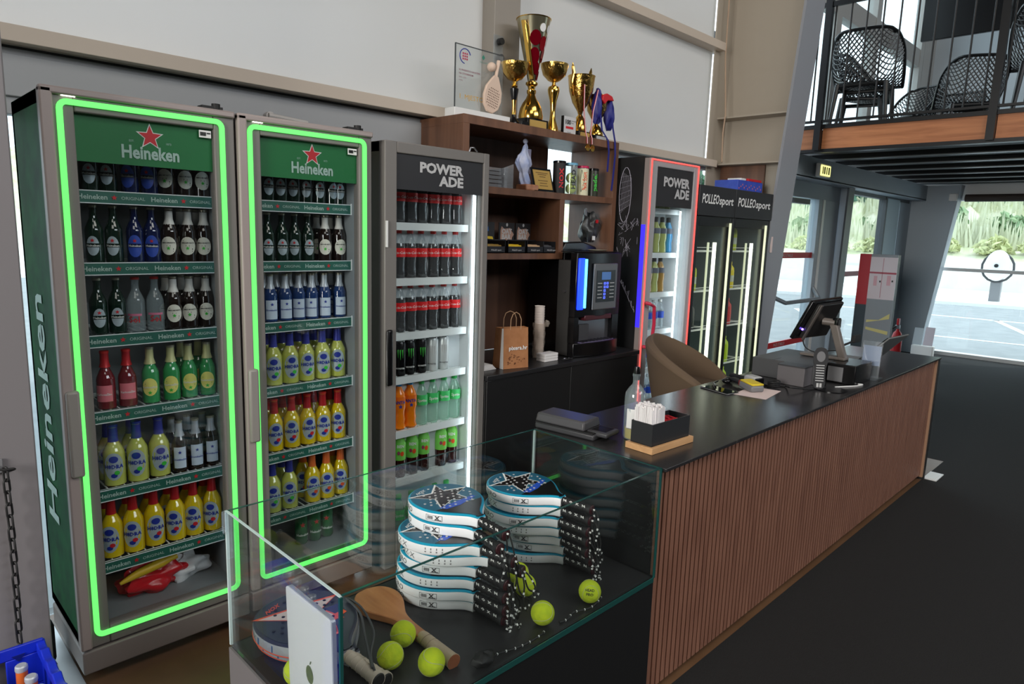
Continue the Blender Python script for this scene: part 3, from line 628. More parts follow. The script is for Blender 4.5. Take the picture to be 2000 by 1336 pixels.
def row(kinds, xs, z, where, shelf, y=2.568, back=0, face=-.35, bk=None):
    """one shelf row: kinds letters per x; back = how many rows stand behind"""
    for j in range(back+1):
        for i, x in enumerate(xs):
            k = kinds[i] if isinstance(kinds, (list, tuple)) else kinds
            if j and bk and not bk[i]: continue
            nm, desc = NAMES[k]; cat = 'can' if 'can' in nm else 'pouch' if 'pouch' in nm else 'bottle'
            lab = ('rear ' if j == 1 else 'rearmost ' if j == 2 else '')+desc+', '+ORD[i]+' from left, '+shelf+', '+where
            inst(k, nm, (x+rnd.uniform(-.003, .003), y+j*.072+rnd.uniform(-.003, .003), z), face+rnd.uniform(-.22, .22), lab, cat, 'drinks in the '+where)

# ================================================================== FRIDGES
def shelf_ring(x0, x1, y0, y1, z):
    m = MB(); O = [(x0, y0), (x1, y0), (x1, y1), (x0, y1)]; I = [(x0+.006, y0+.008), (x1-.006, y0+.008), (x1-.006, y1-.006), (x0+.006, y1-.006)]
    vs = [(x, y, zz) for zz in (z-.012, z+.002) for P in (O, I) for x, y in P]; fs = []
    for k in range(4):
        j = (k+1) % 4; fs += [(k, j, 8+j, 8+k), (4+j, 4+k, 12+k, 12+j), (8+k, 8+j, 12+j, 12+k), (j, k, 4+k, 4+j)]
    return m.add(vs, fs)
def fridge(nm, label, x0, x1, z0, z1, yf, yb, glassr, side_m, frame_m, liner, ledm, shelves, sz=.018, door_t=.045, base=True, led_side=1, deck=True, light=None, body_x=None, doorled=True):
    gx0, gx1, gz0, gz1 = glassr
    bx0, bx1 = body_x or (x0+.004, x1-.004)
    t = thing(nm, label, 'fridge', ((x0+x1)/2, (yf+yb)/2, 0))
    yd = yf+door_t
    body = MB().box(bx0, yd, z0, bx0+.03, yb, z1).box(bx1-.03, yd, z0, bx1, yb, z1).box(bx0, yd, z1-.045, bx1, yb, z1).box(bx0, yb-.03, z0, bx1, yb, z1).box(bx0, yd, z0, bx1, yb, z0+.04)
    part('cabinet', body, side_m, t, smooth=False, bevel=.003)
    lin_ = MB().box(bx0+.03, yd+.002, z0+.04, bx0+.034, yb-.03, z1-.045).box(bx1-.034, yd+.002, z0+.04, bx1-.03, yb-.03, z1-.045).box(bx0+.03, yb-.034, z0+.04, bx1-.03, yb-.03, z1-.045).box(bx0+.03, yd+.002, z0+.04, bx1-.03, yb-.03, z0+.046).box(bx0+.03, yd+.002, z1-.05, bx1-.03, yb-.03, z1-.045)
    part('liner', lin_, liner, t, smooth=False)
    d = part('door', MB().box(x0, yf, z0, gx0, yd, z1).box(gx1, yf, z0, x1, yd, z1).box(gx0, yf, gz1, gx1, yd, z1).box(gx0, yf, z0, gx1, yd, gz0), frame_m, t, bevel=.004)
    part('glass_pane', B(gx0, yf+.012, gz0, gx1, yf+.018, gz1), door_glass, d, smooth=False)
    for i, z in enumerate(shelves):
        sh = part('shelf', shelf_ring(bx0+.036, bx1-.036, 2.522, yb-.045, z), shelf_white, t, smooth=False)
        if deck:
            w = MB()
            for k in range(18):
                xx = bx0+.05+k*(bx1-bx0-.1)/17; w.box(xx-.002, 2.53, z-.004, xx+.002, yb-.05, z)
            part('wire_deck', w, shelf_white, sh, smooth=False)
    return t, d
def ledstrip(t, x, y, z0, z1, m_, w=.012):
    part('light_strip', B(x-w/2, y, z0, x+w/2, y+.006, z1), m_, t, smooth=False)
def frame_outline(mb, x0, x1, z0, z1, y, w, th=.006, fl=0):
    return mb.box(x0, y, z0, x0+w, y+th, z1).box(x1-w, y, z0, x1, y+th, z1).box(x0+w, y, z1-w, x1-w, y+th, z1).box(x0+w, y, z0, x1-w, y+th, z0+w)

def rframe(x0, x1, z0, z1, y, w, r, th=.008):
    def ring(a0, a1, b0, b1, r):
        P = []
        for cx, cz_, s in ((a1-r, b0+r, -90), (a1-r, b1-r, 0), (a0+r, b1-r, 90), (a0+r, b0+r, 180)):
            for k in range(6): q = math.radians(s+18*k); P.append((cx+r*math.cos(q), cz_+r*math.sin(q)))
        return P
    O = ring(x0, x1, z0, z1, r); I = ring(x0+w, x1-w, z0+w, z1-w, max(.004, r-w)); n = len(O)
    vs = [(a, y, b) for a, b in O]+[(a, y, b) for a, b in I]+[(a, y+th, b) for a, b in O]+[(a, y+th, b) for a, b in I]; fs = []
    for i in range(n):
        j = (i+1) % n; fs += [(i, j, n+j, n+i), (2*n+j, 2*n+i, i, j)[::-1], (n+i, n+j, 3*n+j, 3*n+i), (2*n+i, 2*n+j, 3*n+j, 3*n+i)[::-1]]
    return MB().add(vs, fs)
# ---- two green-lit fridges
GS = [1.636, 1.406, 1.168, .910, .635, .375]
def green_fridge(x0, x1, gx0, gx1, lx0, lx1, label, body_side):
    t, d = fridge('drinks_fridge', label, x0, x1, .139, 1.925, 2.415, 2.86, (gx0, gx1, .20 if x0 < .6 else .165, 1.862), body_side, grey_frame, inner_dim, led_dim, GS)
    o = part('light_outline', rframe(lx0-.004, lx1+.004, .173, 1.896, 2.407, .016, .028), green_led, d)
    part('plinth', B(x0, 2.412, .05, x1, 2.84, .132), plinth_m, t, bevel=.006)
    part('foot', MB().box(x0+.04, 2.5, 0, x0+.08, 2.54, .05).box(x1-.08, 2.5, 0, x1-.04, 2.54, .05).box(x0+.04, 2.74, 0, x0+.08, 2.8, .05).box(x1-.08, 2.74, 0, x1-.04, 2.8, .05), black_matte, t, smooth=False)
    part('door_edge_trim', MB().box(x0-.004, 2.402, .142, x0+.03, 2.43, 1.925).box(x0-.004, 2.402, 1.905, x1, 2.43, 1.928), mat('warm_trim', (160, 148, 144), .4), d, bevel=.006)
    part('door_handle', B(x0+.004, 2.39, .74, x0+.042, 2.42, 1.02), grey_frame2, d, bevel=.008)
    part('top_hinge', MB().box(x1-.10, 2.43, 1.925, x1-.03, 2.47, 1.94).cyl((x1-.05, 2.44, 1.925), (x1-.05, 2.44, 1.95), .014), black_matte, t)
    part('status_lamp', B(x0+.052, 2.407, 1.903, x0+.088, 2.412, 1.908), cool_lamp, d, smooth=False)
    p = part('header_panel', B(gx0, 2.436, 1.722, gx1, 2.442, 1.862), green_banner, d, smooth=False)
    cx = gx0+(gx1-gx0)*.52
    yy = 2.434
    part('star_outline', MB().flat(star(.043), FX(cx, yy+.0008, 1.815)), white_ink, p, smooth=False)
    part('star', MB().flat(star(.036), FX(cx, yy, 1.815)), red_ink, p, smooth=False)
    part('lettering', MB().text('Heineken', .056, FX(cx, yy, 1.745), bold=.03, center=True, width=.175).text('EST.', .009, FX(cx-.055, yy, 1.795), center=True).text('1873', .009, FX(cx+.055, yy, 1.795), center=True), soft_ink, p, smooth=False)
    st = part('barcode_sticker', B(gx1-.045, 2.424, 1.832, gx1-.006, 2.427, 1.856), white_plastic, d, smooth=False)
    bc = MB()
    for k in range(7): bc.box(gx1-.042+k*.0028, 2.422, 1.838, gx1-.042+k*.0028+.0016, 2.4245, 1.850)
    bc.box(gx1-.02, 2.422, 1.845, gx1-.009, 2.4245, 1.849)
    part('barcode', bc, black_ink, st, smooth=False)
    for z in GS:
        s = part('price_strip', B(x0+.06, 2.512, z-.036, x1-.037, 2.519, z+.004), strip_green, t, smooth=False)
        part('strip_edge', MB().box(x0+.06, 2.5105, z+.001, x1-.036, 2.512, z+.004).box(x0+.06, 2.5105, z-.038, x1-.036, 2.512, z-.035).box(x1-.040, 2.505, z-.038, x1-.036, 2.512, z+.008), shelf_white, s, smooth=False)
        lt = MB(); sr = MB()
        for k in range(2):
            xx = x1-.040-.425+k*.215
            lt.text('Heineken', .022, FX(xx, 2.5105, z-.024), bold=.02, width=.085).text('ORIGINAL', .0145, FX(xx+.125, 2.5105, z-.022), bold=.005, width=.072)
            sr.flat(star(.0095), FX(xx+.105, 2.5105, z-.017))
        part('lettering', lt, soft_ink, s, smooth=False); part('star', sr, red_ink, s, smooth=False)
    ledstrip(t, x1-.045, 2.468, .22, 1.85, led_dim, .003)
    return t
f1 = green_fridge(.465, 1.028, .549, .958, .507, .988, 'leftmost tall drinks fridge with green light outline and green side panel', green_side)
part('side_lettering', MB().text('Heineken', .20, (lambda a, b, c=0: (.4665, 2.62+b, .50+a)), bold=.02, width=.80), soft_ink, f1, smooth=False)
f2 = green_fridge(1.040, 1.587, 1.122, 1.529, 1.077, 1.555, 'second tall drinks fridge with green light outline, next to the grey fridge', mat('dark_cab', (40, 44, 44), .5))
W1, W2, W3 = 'leftmost green-lit fridge', 'second green-lit fridge', 'grey fridge'
SH = ['first shelf', 'second shelf', 'third shelf', 'fourth shelf', 'fifth shelf', 'sixth shelf', 'bottom']
G, BL, M_, SOL, RR, YR, KW, KB, HL, HR, HO = 'green_beer', 'blue_beer', 'cream_label_beer', 'clear_beer', 'red_radler', 'yellow_radler', 'white_label_beer', 'blue_label_beer', 'lemon_drink', 'red_cap_drink', 'orange_cap_drink'
row([G, G, BL, BL, M_, M_, M_], [0.615, 0.67, 0.735, 0.792, 0.85, 0.91, 0.965], GS[0], W1, SH[0])
row([G, G, BL, BL, M_, M_, M_], [0.620, 0.676, 0.736, 0.791, 0.852, 0.912, 0.968], GS[1], W1, SH[1], back=1, bk=[0, 0, 0, 0, 0, 1, 1])
row([G, G, SOL, SOL, M_, M_, M_], [0.613, 0.673, 0.732, 0.791, 0.850, 0.908, 0.966], GS[2], W1, SH[2], back=1, bk=[0, 0, 0, 0, 1, 1, 1])
row([RR, RR, YR, YR, YR, YR], [0.625, 0.69, 0.765, 0.830, 0.895, 0.958], GS[3], W1, SH[3], back=1, bk=[0, 0, 0, 0, 1, 1])
row([HL, HL, HL, KW, KW, KW], [0.634, 0.707, 0.780, 0.848, 0.905, 0.963], GS[4], W1, SH[4], back=1, bk=[1, 1, 0, 1, 1, 1])
row([HR]*6, [0.609, 0.681, 0.752, 0.823, 0.890, 0.955], GS[5], W1, SH[5], back=1)
row([G]*6+[G], [1.213, 1.268, 1.323, 1.379, 1.436, 1.490, 1.530], GS[0], W2, SH[0])
row([G, G, G, G, M_, M_], [1.211, 1.268, 1.324, 1.381, 1.458, 1.522], GS[1], W2, SH[1], back=1, bk=[0, 0, 0, 0, 1, 1])
row([KB]*6, [1.216, 1.274, 1.333, 1.392, 1.450, 1.520], GS[2], W2, SH[2], back=1)
row([HL]*5, [1.220, 1.293, 1.366, 1.438, 1.512], GS[3], W2, SH[3], back=1)
row([HR]*5, [1.220, 1.293, 1.366, 1.438, 1.512], GS[4], W2, SH[4], back=1)
row([HL, HL, HO, HO, HO], [1.205, 1.278, 1.380, 1.450, 1.520], GS[5], W2, SH[5], back=1, bk=[0, 1, 1, 0, 1])
row(['green_can']*3, [1.335, 1.397, 1.456], .187, W2, 'fridge floor', y=2.58)

# bag, tube and cups at the bottom of the leftmost fridge
def blob(mb, c, r, seed, amp=.25, nu=20, nv=12):
    q = random.Random(seed); ph = [q.uniform(0, 6) for _ in range(6)]
    def f(u, v):
        a = 2*math.pi*u; e = math.pi*(v-.5)
        d = 1+amp*(math.sin(3*a+ph[0]+2*e)*.4+math.sin(5*a+ph[1]-3*e)*.25+math.sin(9*a+ph[2])*.15*math.cos(e)+math.sin(7*e+ph[3]+2*a)*.2)
        return (c[0]+r[0]*d*math.cos(a)*math.cos(e), c[1]+r[1]*d*math.sin(a)*math.cos(e), max(c[2]-r[2], c[2]+r[2]*d*math.sin(e)))
    return mb.grid(f, nu, nv)
t = thing('plastic_bag', 'crumpled red and white plastic bag on the floor of the leftmost fridge', 'bag', (.78, 2.62, .187))
part('red_side', blob(MB(), (.74, 2.60, .232), (.115, .05, .055), 4, .4, 44, 26), mat('red_film', (200, 24, 40), .2, bump=.8, nscale=25), t)
part('white_side', blob(MB(), (.86, 2.62, .225), (.085, .045, .045), 9, .5, 40, 24), mat('white_film', (225, 225, 228), .25, bump=.8, nscale=25), t)
t = thing('mustard_tube', 'yellow squeeze tube lying behind the red bag', 'tube', (.70, 2.56, .25))
part('tube_body', MB().tube([(.62, 2.548, .268), (.68, 2.55, .286), (.76, 2.55, .302), (.79, 2.55, .307)], [.006, .016, .018, .012], 12), mat('tube_yellow', (214, 176, 40), .4), t)
part('cap', MB().cyl((.79, 2.55, .307), (.815, 2.55, .311), .010), mat('cap_yellow', (226, 190, 50), .4), t)
solo('plastic_cup', MB().lathe([(.028, 0), (.036, .055), (.038, .056), (.034, .052), (.026, .004), (.0001, .003)], 22, c=(.73, 2.66, .28)), pvc_clear, 'clear plastic cup lying behind the red bag in the leftmost fridge', 'cup')

# ---- grey fridge (centre left)
P1S = [1.572, 1.324, 1.075, .870, .612, .377]
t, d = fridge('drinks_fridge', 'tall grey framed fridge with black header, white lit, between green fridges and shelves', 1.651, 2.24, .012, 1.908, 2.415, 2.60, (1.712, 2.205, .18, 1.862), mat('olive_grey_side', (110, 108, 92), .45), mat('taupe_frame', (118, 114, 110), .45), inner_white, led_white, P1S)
part('rear_cabinet', MB().box(1.66, 2.60, .012, 2.235, 2.615, 1.90), black_matte, t, smooth=False)
for z in P1S: part('shelf_front', B(1.69, 2.508, z-.03, 2.196, 2.522, z+.004), shelf_white, t, smooth=False)
ledstrip(t, 2.196, 2.47, .2, 1.72, led_white, .006)
part('side_reflector', B(2.2, 2.47, .2, 2.203, 2.5, 1.72), inner_white, t, smooth=False)
p = part('header_panel', B(1.712, 2.424, 1.714, 2.205, 2.43, 1.862), header_black, d, smooth=False)
def power(p, x1, y, z, h, w):
    part('lettering', MB().text('POWER', h*1.35, FX(x1-w, y, z+h*.1), bold=.045, width=w).text('ADE', h*1.35, FX(x1-w*.55, y, z-h*1.1), bold=.045, width=w*.55), lightgrey_ink, p, smooth=False)
power(p, 2.085, 2.422, 1.79, .043, .25)
part('side_sticker', B(1.653, 2.407, 1.47, 1.662, 2.413, 1.58), white_plastic, d, smooth=False)
part('door_handle', MB().box(1.655, 2.398, .87, 1.685, 2.414, 1.118), black_gloss, d, bevel=.01)
part('top_latch', MB().tube([(2.14, 2.45, 1.908), (2.15, 2.45, 1.93), (2.17, 2.45, 1.932), (2.19, 2.45, 1.915)], .004), chrome, t)
part('lamp', MB().cyl((1.70, 2.55, 1.908), (1.70, 2.55, 1.915), .01), cool_lamp, t)
c6 = [1.775, 1.838, 1.905, 1.970, 2.035, 2.100, 2.160]
row('cola', [1.765, 1.831, 1.890, 1.955, 2.024, 2.095, 2.160], P1S[0], W3, SH[0], y=2.565, face=-.5)
row('cola', [1.765, 1.830, 1.889, 1.955, 2.024, 2.093, 2.160], P1S[1], W3, SH[1], y=2.565, face=-.5)
row('cola', [1.765, 1.834, 1.893, 1.957, 2.022, 2.093, 2.160], P1S[2], W3, SH[2], y=2.565, face=-.5)
row(['black_can', 'black_can', 'black_can', 'black_can', 'white_can', 'white_can'], [1.770, 1.832, 1.890, 1.954, 2.026, 2.094], P1S[3], W3, SH[3], y=2.56, face=-.5)
row(['fanta', 'fanta', 'fanta', 'sprite', 'sprite', 'sprite', 'sprite'], [1.760, 1.830, 1.895, 1.965, 2.03, 2.10, 2.165], P1S[4], W3, SH[4], y=2.562, face=-.5)
row(['tea']*6, [1.765, 1.832, 1.904, 1.978, 2.085, 2.155], P1S[5], W3, SH[5], y=2.562, face=-.5)
row(['sprite']*6, [1.765, 1.835, 1.905, 1.975, 2.05, 2.125], .062, W3, 'fridge floor', y=2.562, face=-.5)

# ---- red-outlined fridge
P2S = [1.726, 1.440, 1.178, .925, .670, .41]
t, d = fridge('drinks_fridge', 'tall fridge with thin red light outline and black header beside coffee machine', 3.575, 4.14, .03, 2.022, 2.415, 2.66, (3.655, 4.085, .2, 1.975), black_panel, mat('silver_frame', (160, 160, 162), .4), inner_white, led_white, P2S, deck=False)
part('side_panel', MB().box(3.565, 2.455, .03, 3.575, 2.66, 2.03), black_panel, t, smooth=False)
frame_outline(m := MB(), 3.578, 4.137, .06, 2.018, 2.408, .008)
part('light_outline', m, red_led, d, smooth=False)
part('blue_light_strip', B(3.560, 2.42, .98, 3.566, 2.45, 1.62), mat('violet_led', (60, 40, 255), .4, emit=(60, 50, 235), es=.9), d, smooth=False)
part('silver_edge', MB().box(3.564, 2.418, .03, 3.574, 2.452, 2.02), mat('edge_taupe', (150, 138, 134), .4), d, smooth=False)
part('door_handle', MB().tube([(3.60, 2.41, 1.135), (3.615, 2.385, 1.13), (3.665, 2.385, 1.11), (3.675, 2.385, 1.0), (3.655, 2.385, .86), (3.61, 2.39, .855), (3.60, 2.41, .855)], .011), mat('handle_red', (190, 40, 70), .35), d)
p = part('header_panel', B(3.655, 2.422, 1.738, 4.108, 2.43, 1.972), header_black, d, smooth=False)
power(p, 4.045, 2.420, 1.86, .058, .31)
for z in P2S: part('shelf_front', B(3.62, 2.508, z-.03, 4.09, 2.522, z+.004), shelf_white, t, smooth=False)
ledstrip(t, 4.045, 2.472, .2, 1.72, led_white, .012); ledstrip(t, 3.645, 2.472, .2, 1.72, led_white, .006)
# white line drawing on its black side
def sx(a, b, c=0): return (3.563, 2.64-a, 1.0+b)
gr = MB()
loop = [(.055+.045*math.cos(q), .80+.17*math.sin(q)) for q in [i*.35 for i in range(18)]]
gr.tube([sx(a, b) for a, b in loop], .0016, 5, closed=True)
for k in range(7): gr.tube([sx(.02+k*.011, .68+k*.01), sx(.035+k*.01, .94-k*.006)], .0006, 4)
for k in range(7): gr.tube([sx(.015, .70+k*.035), sx(.095, .74+k*.03)], .0006, 4)
rq = random.Random(5)
for k in range(26):
    a, b = rq.uniform(.03, .17), rq.uniform(.42, .64); gr.tube([sx(a, b), sx(a+rq.uniform(-.03, .03), b+rq.uniform(-.05, .05)), sx(a+rq.uniform(-.03, .03), b+rq.uniform(-.05, .05))], .0009, 4)
for k in range(18):
    q = k/18; a, b = .03+.14*q, .30-.22*q; gr.tube([sx(a, b), sx(a+rq.uniform(-.012, .02), b+rq.uniform(-.03, .03)), sx(a+.012, b-.02)], .0012, 4)
part('line_drawing', gr, mat('drawing_ink', (190, 186, 200), .5), t)
W4 = 'red-outlined fridge'
row(['lime_sport']*4, [3.78, 3.85, 3.92, 3.99], P2S[0], W4, SH[0], y=2.56)
row(['blue_sport', 'violet_sport', 'lime_sport', 'lime_sport', 'blue_sport'], [3.735, 3.815, 3.89, 3.965, 4.04], P2S[1], W4, SH[1], y=2.56)
row(['teal_sport', 'amber_sport', 'lime_sport', 'amber_sport'], [3.75, 3.83, 3.90, 3.975], P2S[2], W4, SH[2], y=2.56)
row(['water']*5, [3.72, 3.79, 3.86, 3.93, 4.0], P2S[3], W4, SH[3], y=2.56)
row(['water']*5, [3.70, 3.77, 3.84, 3.91, 3.98], P2S[4], W4, SH[4], y=2.56)
row(['water']*5, [3.70, 3.77, 3.84, 3.91, 3.98], P2S[5], W4, SH[5], y=2.56)

# ---- two black-headed fridges
P3S = [1.460, 1.170, .885, .586, .34]
for i, (x0, x1, where) in enumerate(((4.155, 4.66, 'left black-headed fridge'), (4.665, 5.27, 'right black-headed fridge'))):
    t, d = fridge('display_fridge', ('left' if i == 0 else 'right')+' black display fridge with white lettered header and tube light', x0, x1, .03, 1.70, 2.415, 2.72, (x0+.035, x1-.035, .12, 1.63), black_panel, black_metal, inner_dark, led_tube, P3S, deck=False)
    p = part('header_panel', B(x0, 2.405, 1.70, x1, 2.70, 1.903), header_black, t, bevel=.004)
    part('lettering', MB().text('POLLEO', .088, FX(x0+.03, 2.403, 1.785), bold=.02, width=(x1-x0)*.46, shear=.12).text('sport', .078, FX(x0+.03+(x1-x0)*.47, 2.403, 1.785), bold=.02, width=(x1-x0)*.40, shear=.12), white_ink, p, smooth=False)
    part('underside_bar', B(x0+.02, 2.42, 1.64, x1-.02, 2.5, 1.70), black_matte, t, smooth=False)
    for z in P3S: part('shelf_front', MB().box(x0+.05, 2.508, z-.008, x1-.05, 2.516, z+.002).box(x0+.05, 2.508, z+.02, x1-.05, 2.512, z+.024), shelf_white, t, smooth=False)
    lx = (4.487, 5.060)[i]
    part('tube_light', B(lx, 2.45, .16, lx+.028, 2.465, 1.52), led_tube, t, smooth=False)
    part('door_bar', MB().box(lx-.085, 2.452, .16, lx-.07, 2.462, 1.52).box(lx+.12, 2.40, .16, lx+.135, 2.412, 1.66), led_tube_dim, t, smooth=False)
    if i == 0:
        row(['yellow_jug']*3, [4.23, 4.31, 4.39], P3S[1], where, SH[1], y=2.56); row(['dark_drink']*3, [4.24, 4.32, 4.40], P3S[2], where, SH[2], y=2.56)
        row(['pale_drink']*3, [4.24, 4.32, 4.40], P3S[3], where, SH[3], y=2.56); row(['pale_drink']*2, [4.28, 4.37], P3S[4], where, SH[4], y=2.56)
        b = solo('drinks_carton', B(4.27, 2.55, P3S[0]+.002, 4.42, 2.66, P3S[0]+.10), mat('carton_blue', (60, 130, 180), .5), 'blue carton on top shelf of the left black-headed fridge', 'carton', bevel=.003)
    else:
        row(['yellow_jug']*3, [4.80, 4.88, 4.955], P3S[0], where, SH[0], y=2.56); row(['bright_jug']*3, [4.80, 4.88, 4.955], P3S[1], where, SH[1], y=2.56)
        row(['red_pack']*3, [4.80, 4.88, 4.955], P3S[2], where, SH[2], y=2.56); row(['lime_jug']*3, [4.80, 4.88, 4.955], P3S[3], where, SH[3], y=2.56); row(['lime_jug']*3, [4.80, 4.88, 4.955], P3S[4], where, SH[4], y=2.56)
# boxes on top
t = thing('gift_box', 'blue patterned box on top of the right black-headed fridge', 'box', (4.95, 2.55, 1.904))
part('carton', B(4.80, 2.47, 1.904, 5.20, 2.66, 1.985), mat('royal_blue', (44, 70, 176), .4, noise=(60, 84, 190), nscale=14), t, bevel=.003)
pr = MB()
for k in range(14): pr.flat(star(.009, .5, k), FX(4.82+k*.027, 2.469, 1.925+.035*((k*7) % 5)/5))
part('star_print', pr, lab_pink, t, smooth=False)
t = thing('folded_red_box', 'flat red box lying on the blue patterned box', 'box', (5.05, 2.55, 1.987))
part('carton', B(4.98, 2.48, 1.987, 5.2, 2.62, 2.005), mat('bright_red', (200, 30, 40), .4), t, bevel=.002)
solo('white_packet', B(4.88, 2.49, 1.987, 4.965, 2.60, 2.003), white_plastic, 'small white packet on the blue patterned box beside the red box', 'packet', bevel=.004)

# ================================================================== SHELVING UNIT AND COFFEE COUNTER
t = thing('shelving_unit', 'open walnut shelving unit with trophies on top, between grey fridge and coffee machine', 'shelf unit', (2.88, 2.8, .84))
X0, X1, Y0, Y1 = 2.25, 3.52, 2.62, 2.97
part('top_board', B(X0, Y0, 2.072, X1, Y1, 2.115), walnut, t, bevel=.001)
part('side_panel', B(X0, Y0, .842, X0+.04, Y1, 2.072), walnut, t, bevel=.001)
part('side_panel', B(X1-.04, Y0, 1.44, X1, Y1, 2.072), walnut, t, bevel=.001)
part('shelf_board', B(X0+.04, Y0, 1.742, X1-.04, Y1, 1.778), walnut, t, bevel=.001)
part('shelf_board', B(X0+.04, Y0, 1.402, 3.03, Y1, 1.435), walnut, t, bevel=.001)
part('divider', B(2.99, Y0, 1.435, 3.03, Y1, 1.742), walnut, t, bevel=.001)
part('back_panel', B(X0+.04, Y1-.012, .842, 3.20, Y1-.002, 1.402), walnut_dark, t, smooth=False)
part('back_panel', B(X0+.04, Y1-.012, 1.435, 3.0, Y1-.002, 1.742), walnut_dark, t, smooth=False)
part('back_panel', B(X0+.04, Y1-.012, 1.778, 3.24, Y1-.002, 2.072), walnut_dark, t, smooth=False)
part('black_back_panel', B(3.20, Y1-.012, .842, 3.55, Y1-.002, 1.40), black_matte, t, smooth=False)
t = thing('coffee_cabinet', 'low black cabinet carrying the coffee machine and paper bag', 'cabinet', (2.9, 2.68, 0))
part('carcass', B(2.245, 2.415, .02, 3.545, 2.955, .815), black_panel, t, bevel=.002)
part('countertop', B(2.243, 2.395, .815, 3.55, 2.96, .84), mat('dark_worktop', (34, 34, 36), .35), t, bevel=.002)
part('toe_kick', B(2.26, 2.45, 0, 3.53, 2.9, .02), black_matte, t, smooth=False)
for k in range(2): part('cabinet_door', B(2.25+k*.648, 2.405, .06, 2.894+k*.648, 2.415, .812), black_panel, t, bevel=.002)

# coffee machine
t = thing('coffee_machine', 'black coffee vending machine with blue glowing strip, on the low black cabinet', 'coffee machine', (3.18, 2.6, .84))
part('side_housing', B(2.985, 2.50, .842, 3.38, 2.612, 1.40), mat('housing_grey', (58, 57, 56), .5), t, bevel=.006)
part('rear_housing', B(3.04, 2.612, .842, 3.38, 2.9, 1.44), black_gloss, t, bevel=.006)
def arcfront(x0, x1, y0, bulge, z0, z1, yb=2.51, n=12):
    m = MB(); P = [(x0+(x1-x0)*i/n, y0-bulge*math.sin(math.pi*i/n)) for i in range(n+1)]+[(x1, yb), (x0, yb)]
    return m.prism(P, z0, z1)
part('front_upper', arcfront(2.975, 3.395, 2.462, .018, 1.075, 1.445), black_gloss, t, bevel=.004)
part('front_base', arcfront(2.975, 3.395, 2.462, .035, .842, .925), black_gloss, t, bevel=.004)
part('niche_side', B(2.975, 2.465, .925, 3.015, 2.51, 1.075), black_gloss, t); part('niche_side', B(3.335, 2.465, .925, 3.395, 2.51, 1.075), black_gloss, t)
part('niche_back', B(3.015, 2.493, .925, 3.335, 2.499, 1.075), steel, t, smooth=False)
part('spout_cover', B(3.05, 2.445, 1.055, 3.30, 2.49, 1.085), mat('maroon_plastic', (70, 24, 30), .3), t, bevel=.004)
part('milk_box', B(3.03, 2.47, .935, 3.12, 2.49, 1.03), dark_grey, t, bevel=.002)
part('drip_tray', arcfront(3.02, 3.33, 2.445, .012, .925, .931, 2.492), mat('tray_steel', (140, 130, 170), .3, metal=.6), t)
tr = MB()
for k in range(9): tr.box(3.03+k*.033, 2.438, .931, 3.045+k*.033, 2.49, .934)
part('tray_grille', tr, black_metal, t, smooth=False)
part('blue_panel', B(2.985, 2.448, 1.12, 3.035, 2.463, 1.415), blue_led, t, bevel=.006)
part('cyan_edge', B(3.037, 2.438, 1.13, 3.042, 2.455, 1.41), cyan_led, t, smooth=False)
kp = part('control_panel', B(3.10, 2.434, 1.115, 3.325, 2.445, 1.385), mat('panel_silver', (112, 112, 114), .35, metal=.5), t, bevel=.006)
part('keypad_field', B(3.125, 2.4315, 1.16, 3.30, 2.4345, 1.345), black_gloss, kp, smooth=False)
part('display', B(3.17, 2.430, 1.29, 3.255, 2.432, 1.335), mat('display_blue', (60, 90, 130), .3, emit=(60, 100, 160), es=.5), kp, smooth=False)
btn = mat('button_glow', (60, 80, 255), .4, emit=(90, 110, 255), es=1.6)
for r_ in range(5):
    for c_ in range(2):
        part('button', frame_outline(MB(), 3.192+c_*.026, 3.208+c_*.026, 1.262-r_*.021, 1.276-r_*.021, 2.429, .003, .002), btn if (c_ == 0 or r_ < 2) else dark_grey, kp, smooth=False)
    part('button_label', MB().box(3.135, 2.4295, 1.268-r_*.021, 3.175, 2.4315, 1.272-r_*.021), lightgrey_ink, kp, smooth=False); part('button_label', MB().box(3.25, 2.4295, 1.268-r_*.021, 3.29, 2.4315, 1.272-r_*.021), lightgrey_ink, kp, smooth=False)
part('top_lid', MB().prism([(3.04, 1.445), (3.38, 1.445), (3.37, 1.475), (3.24, 1.505), (3.08, 1.50)], 2.64, 2.88, lambda x, y, z: (x, z, y)), black_gloss, t, bevel=.008)
part('lid_strip', B(2.99, 2.47, 1.446, 3.38, 2.60, 1.452), black_gloss, t, bevel=.003)
solo('saucer', MB().lathe([(.0001, 0), (.05, .002), (.06, .007), (.05, .004), (.0001, .003)], 20, c=(3.26, 2.545, 1.453)), mat('beige_ceramic', (190, 182, 160), .3), 'pale round saucer on top of the coffee machine', 'saucer')
solo('lock_knob', MB().cyl((2.984, 2.55, 1.22), (2.972, 2.55, 1.22), .009), steel, 'small round lock on the side of the coffee machine', 'lock')

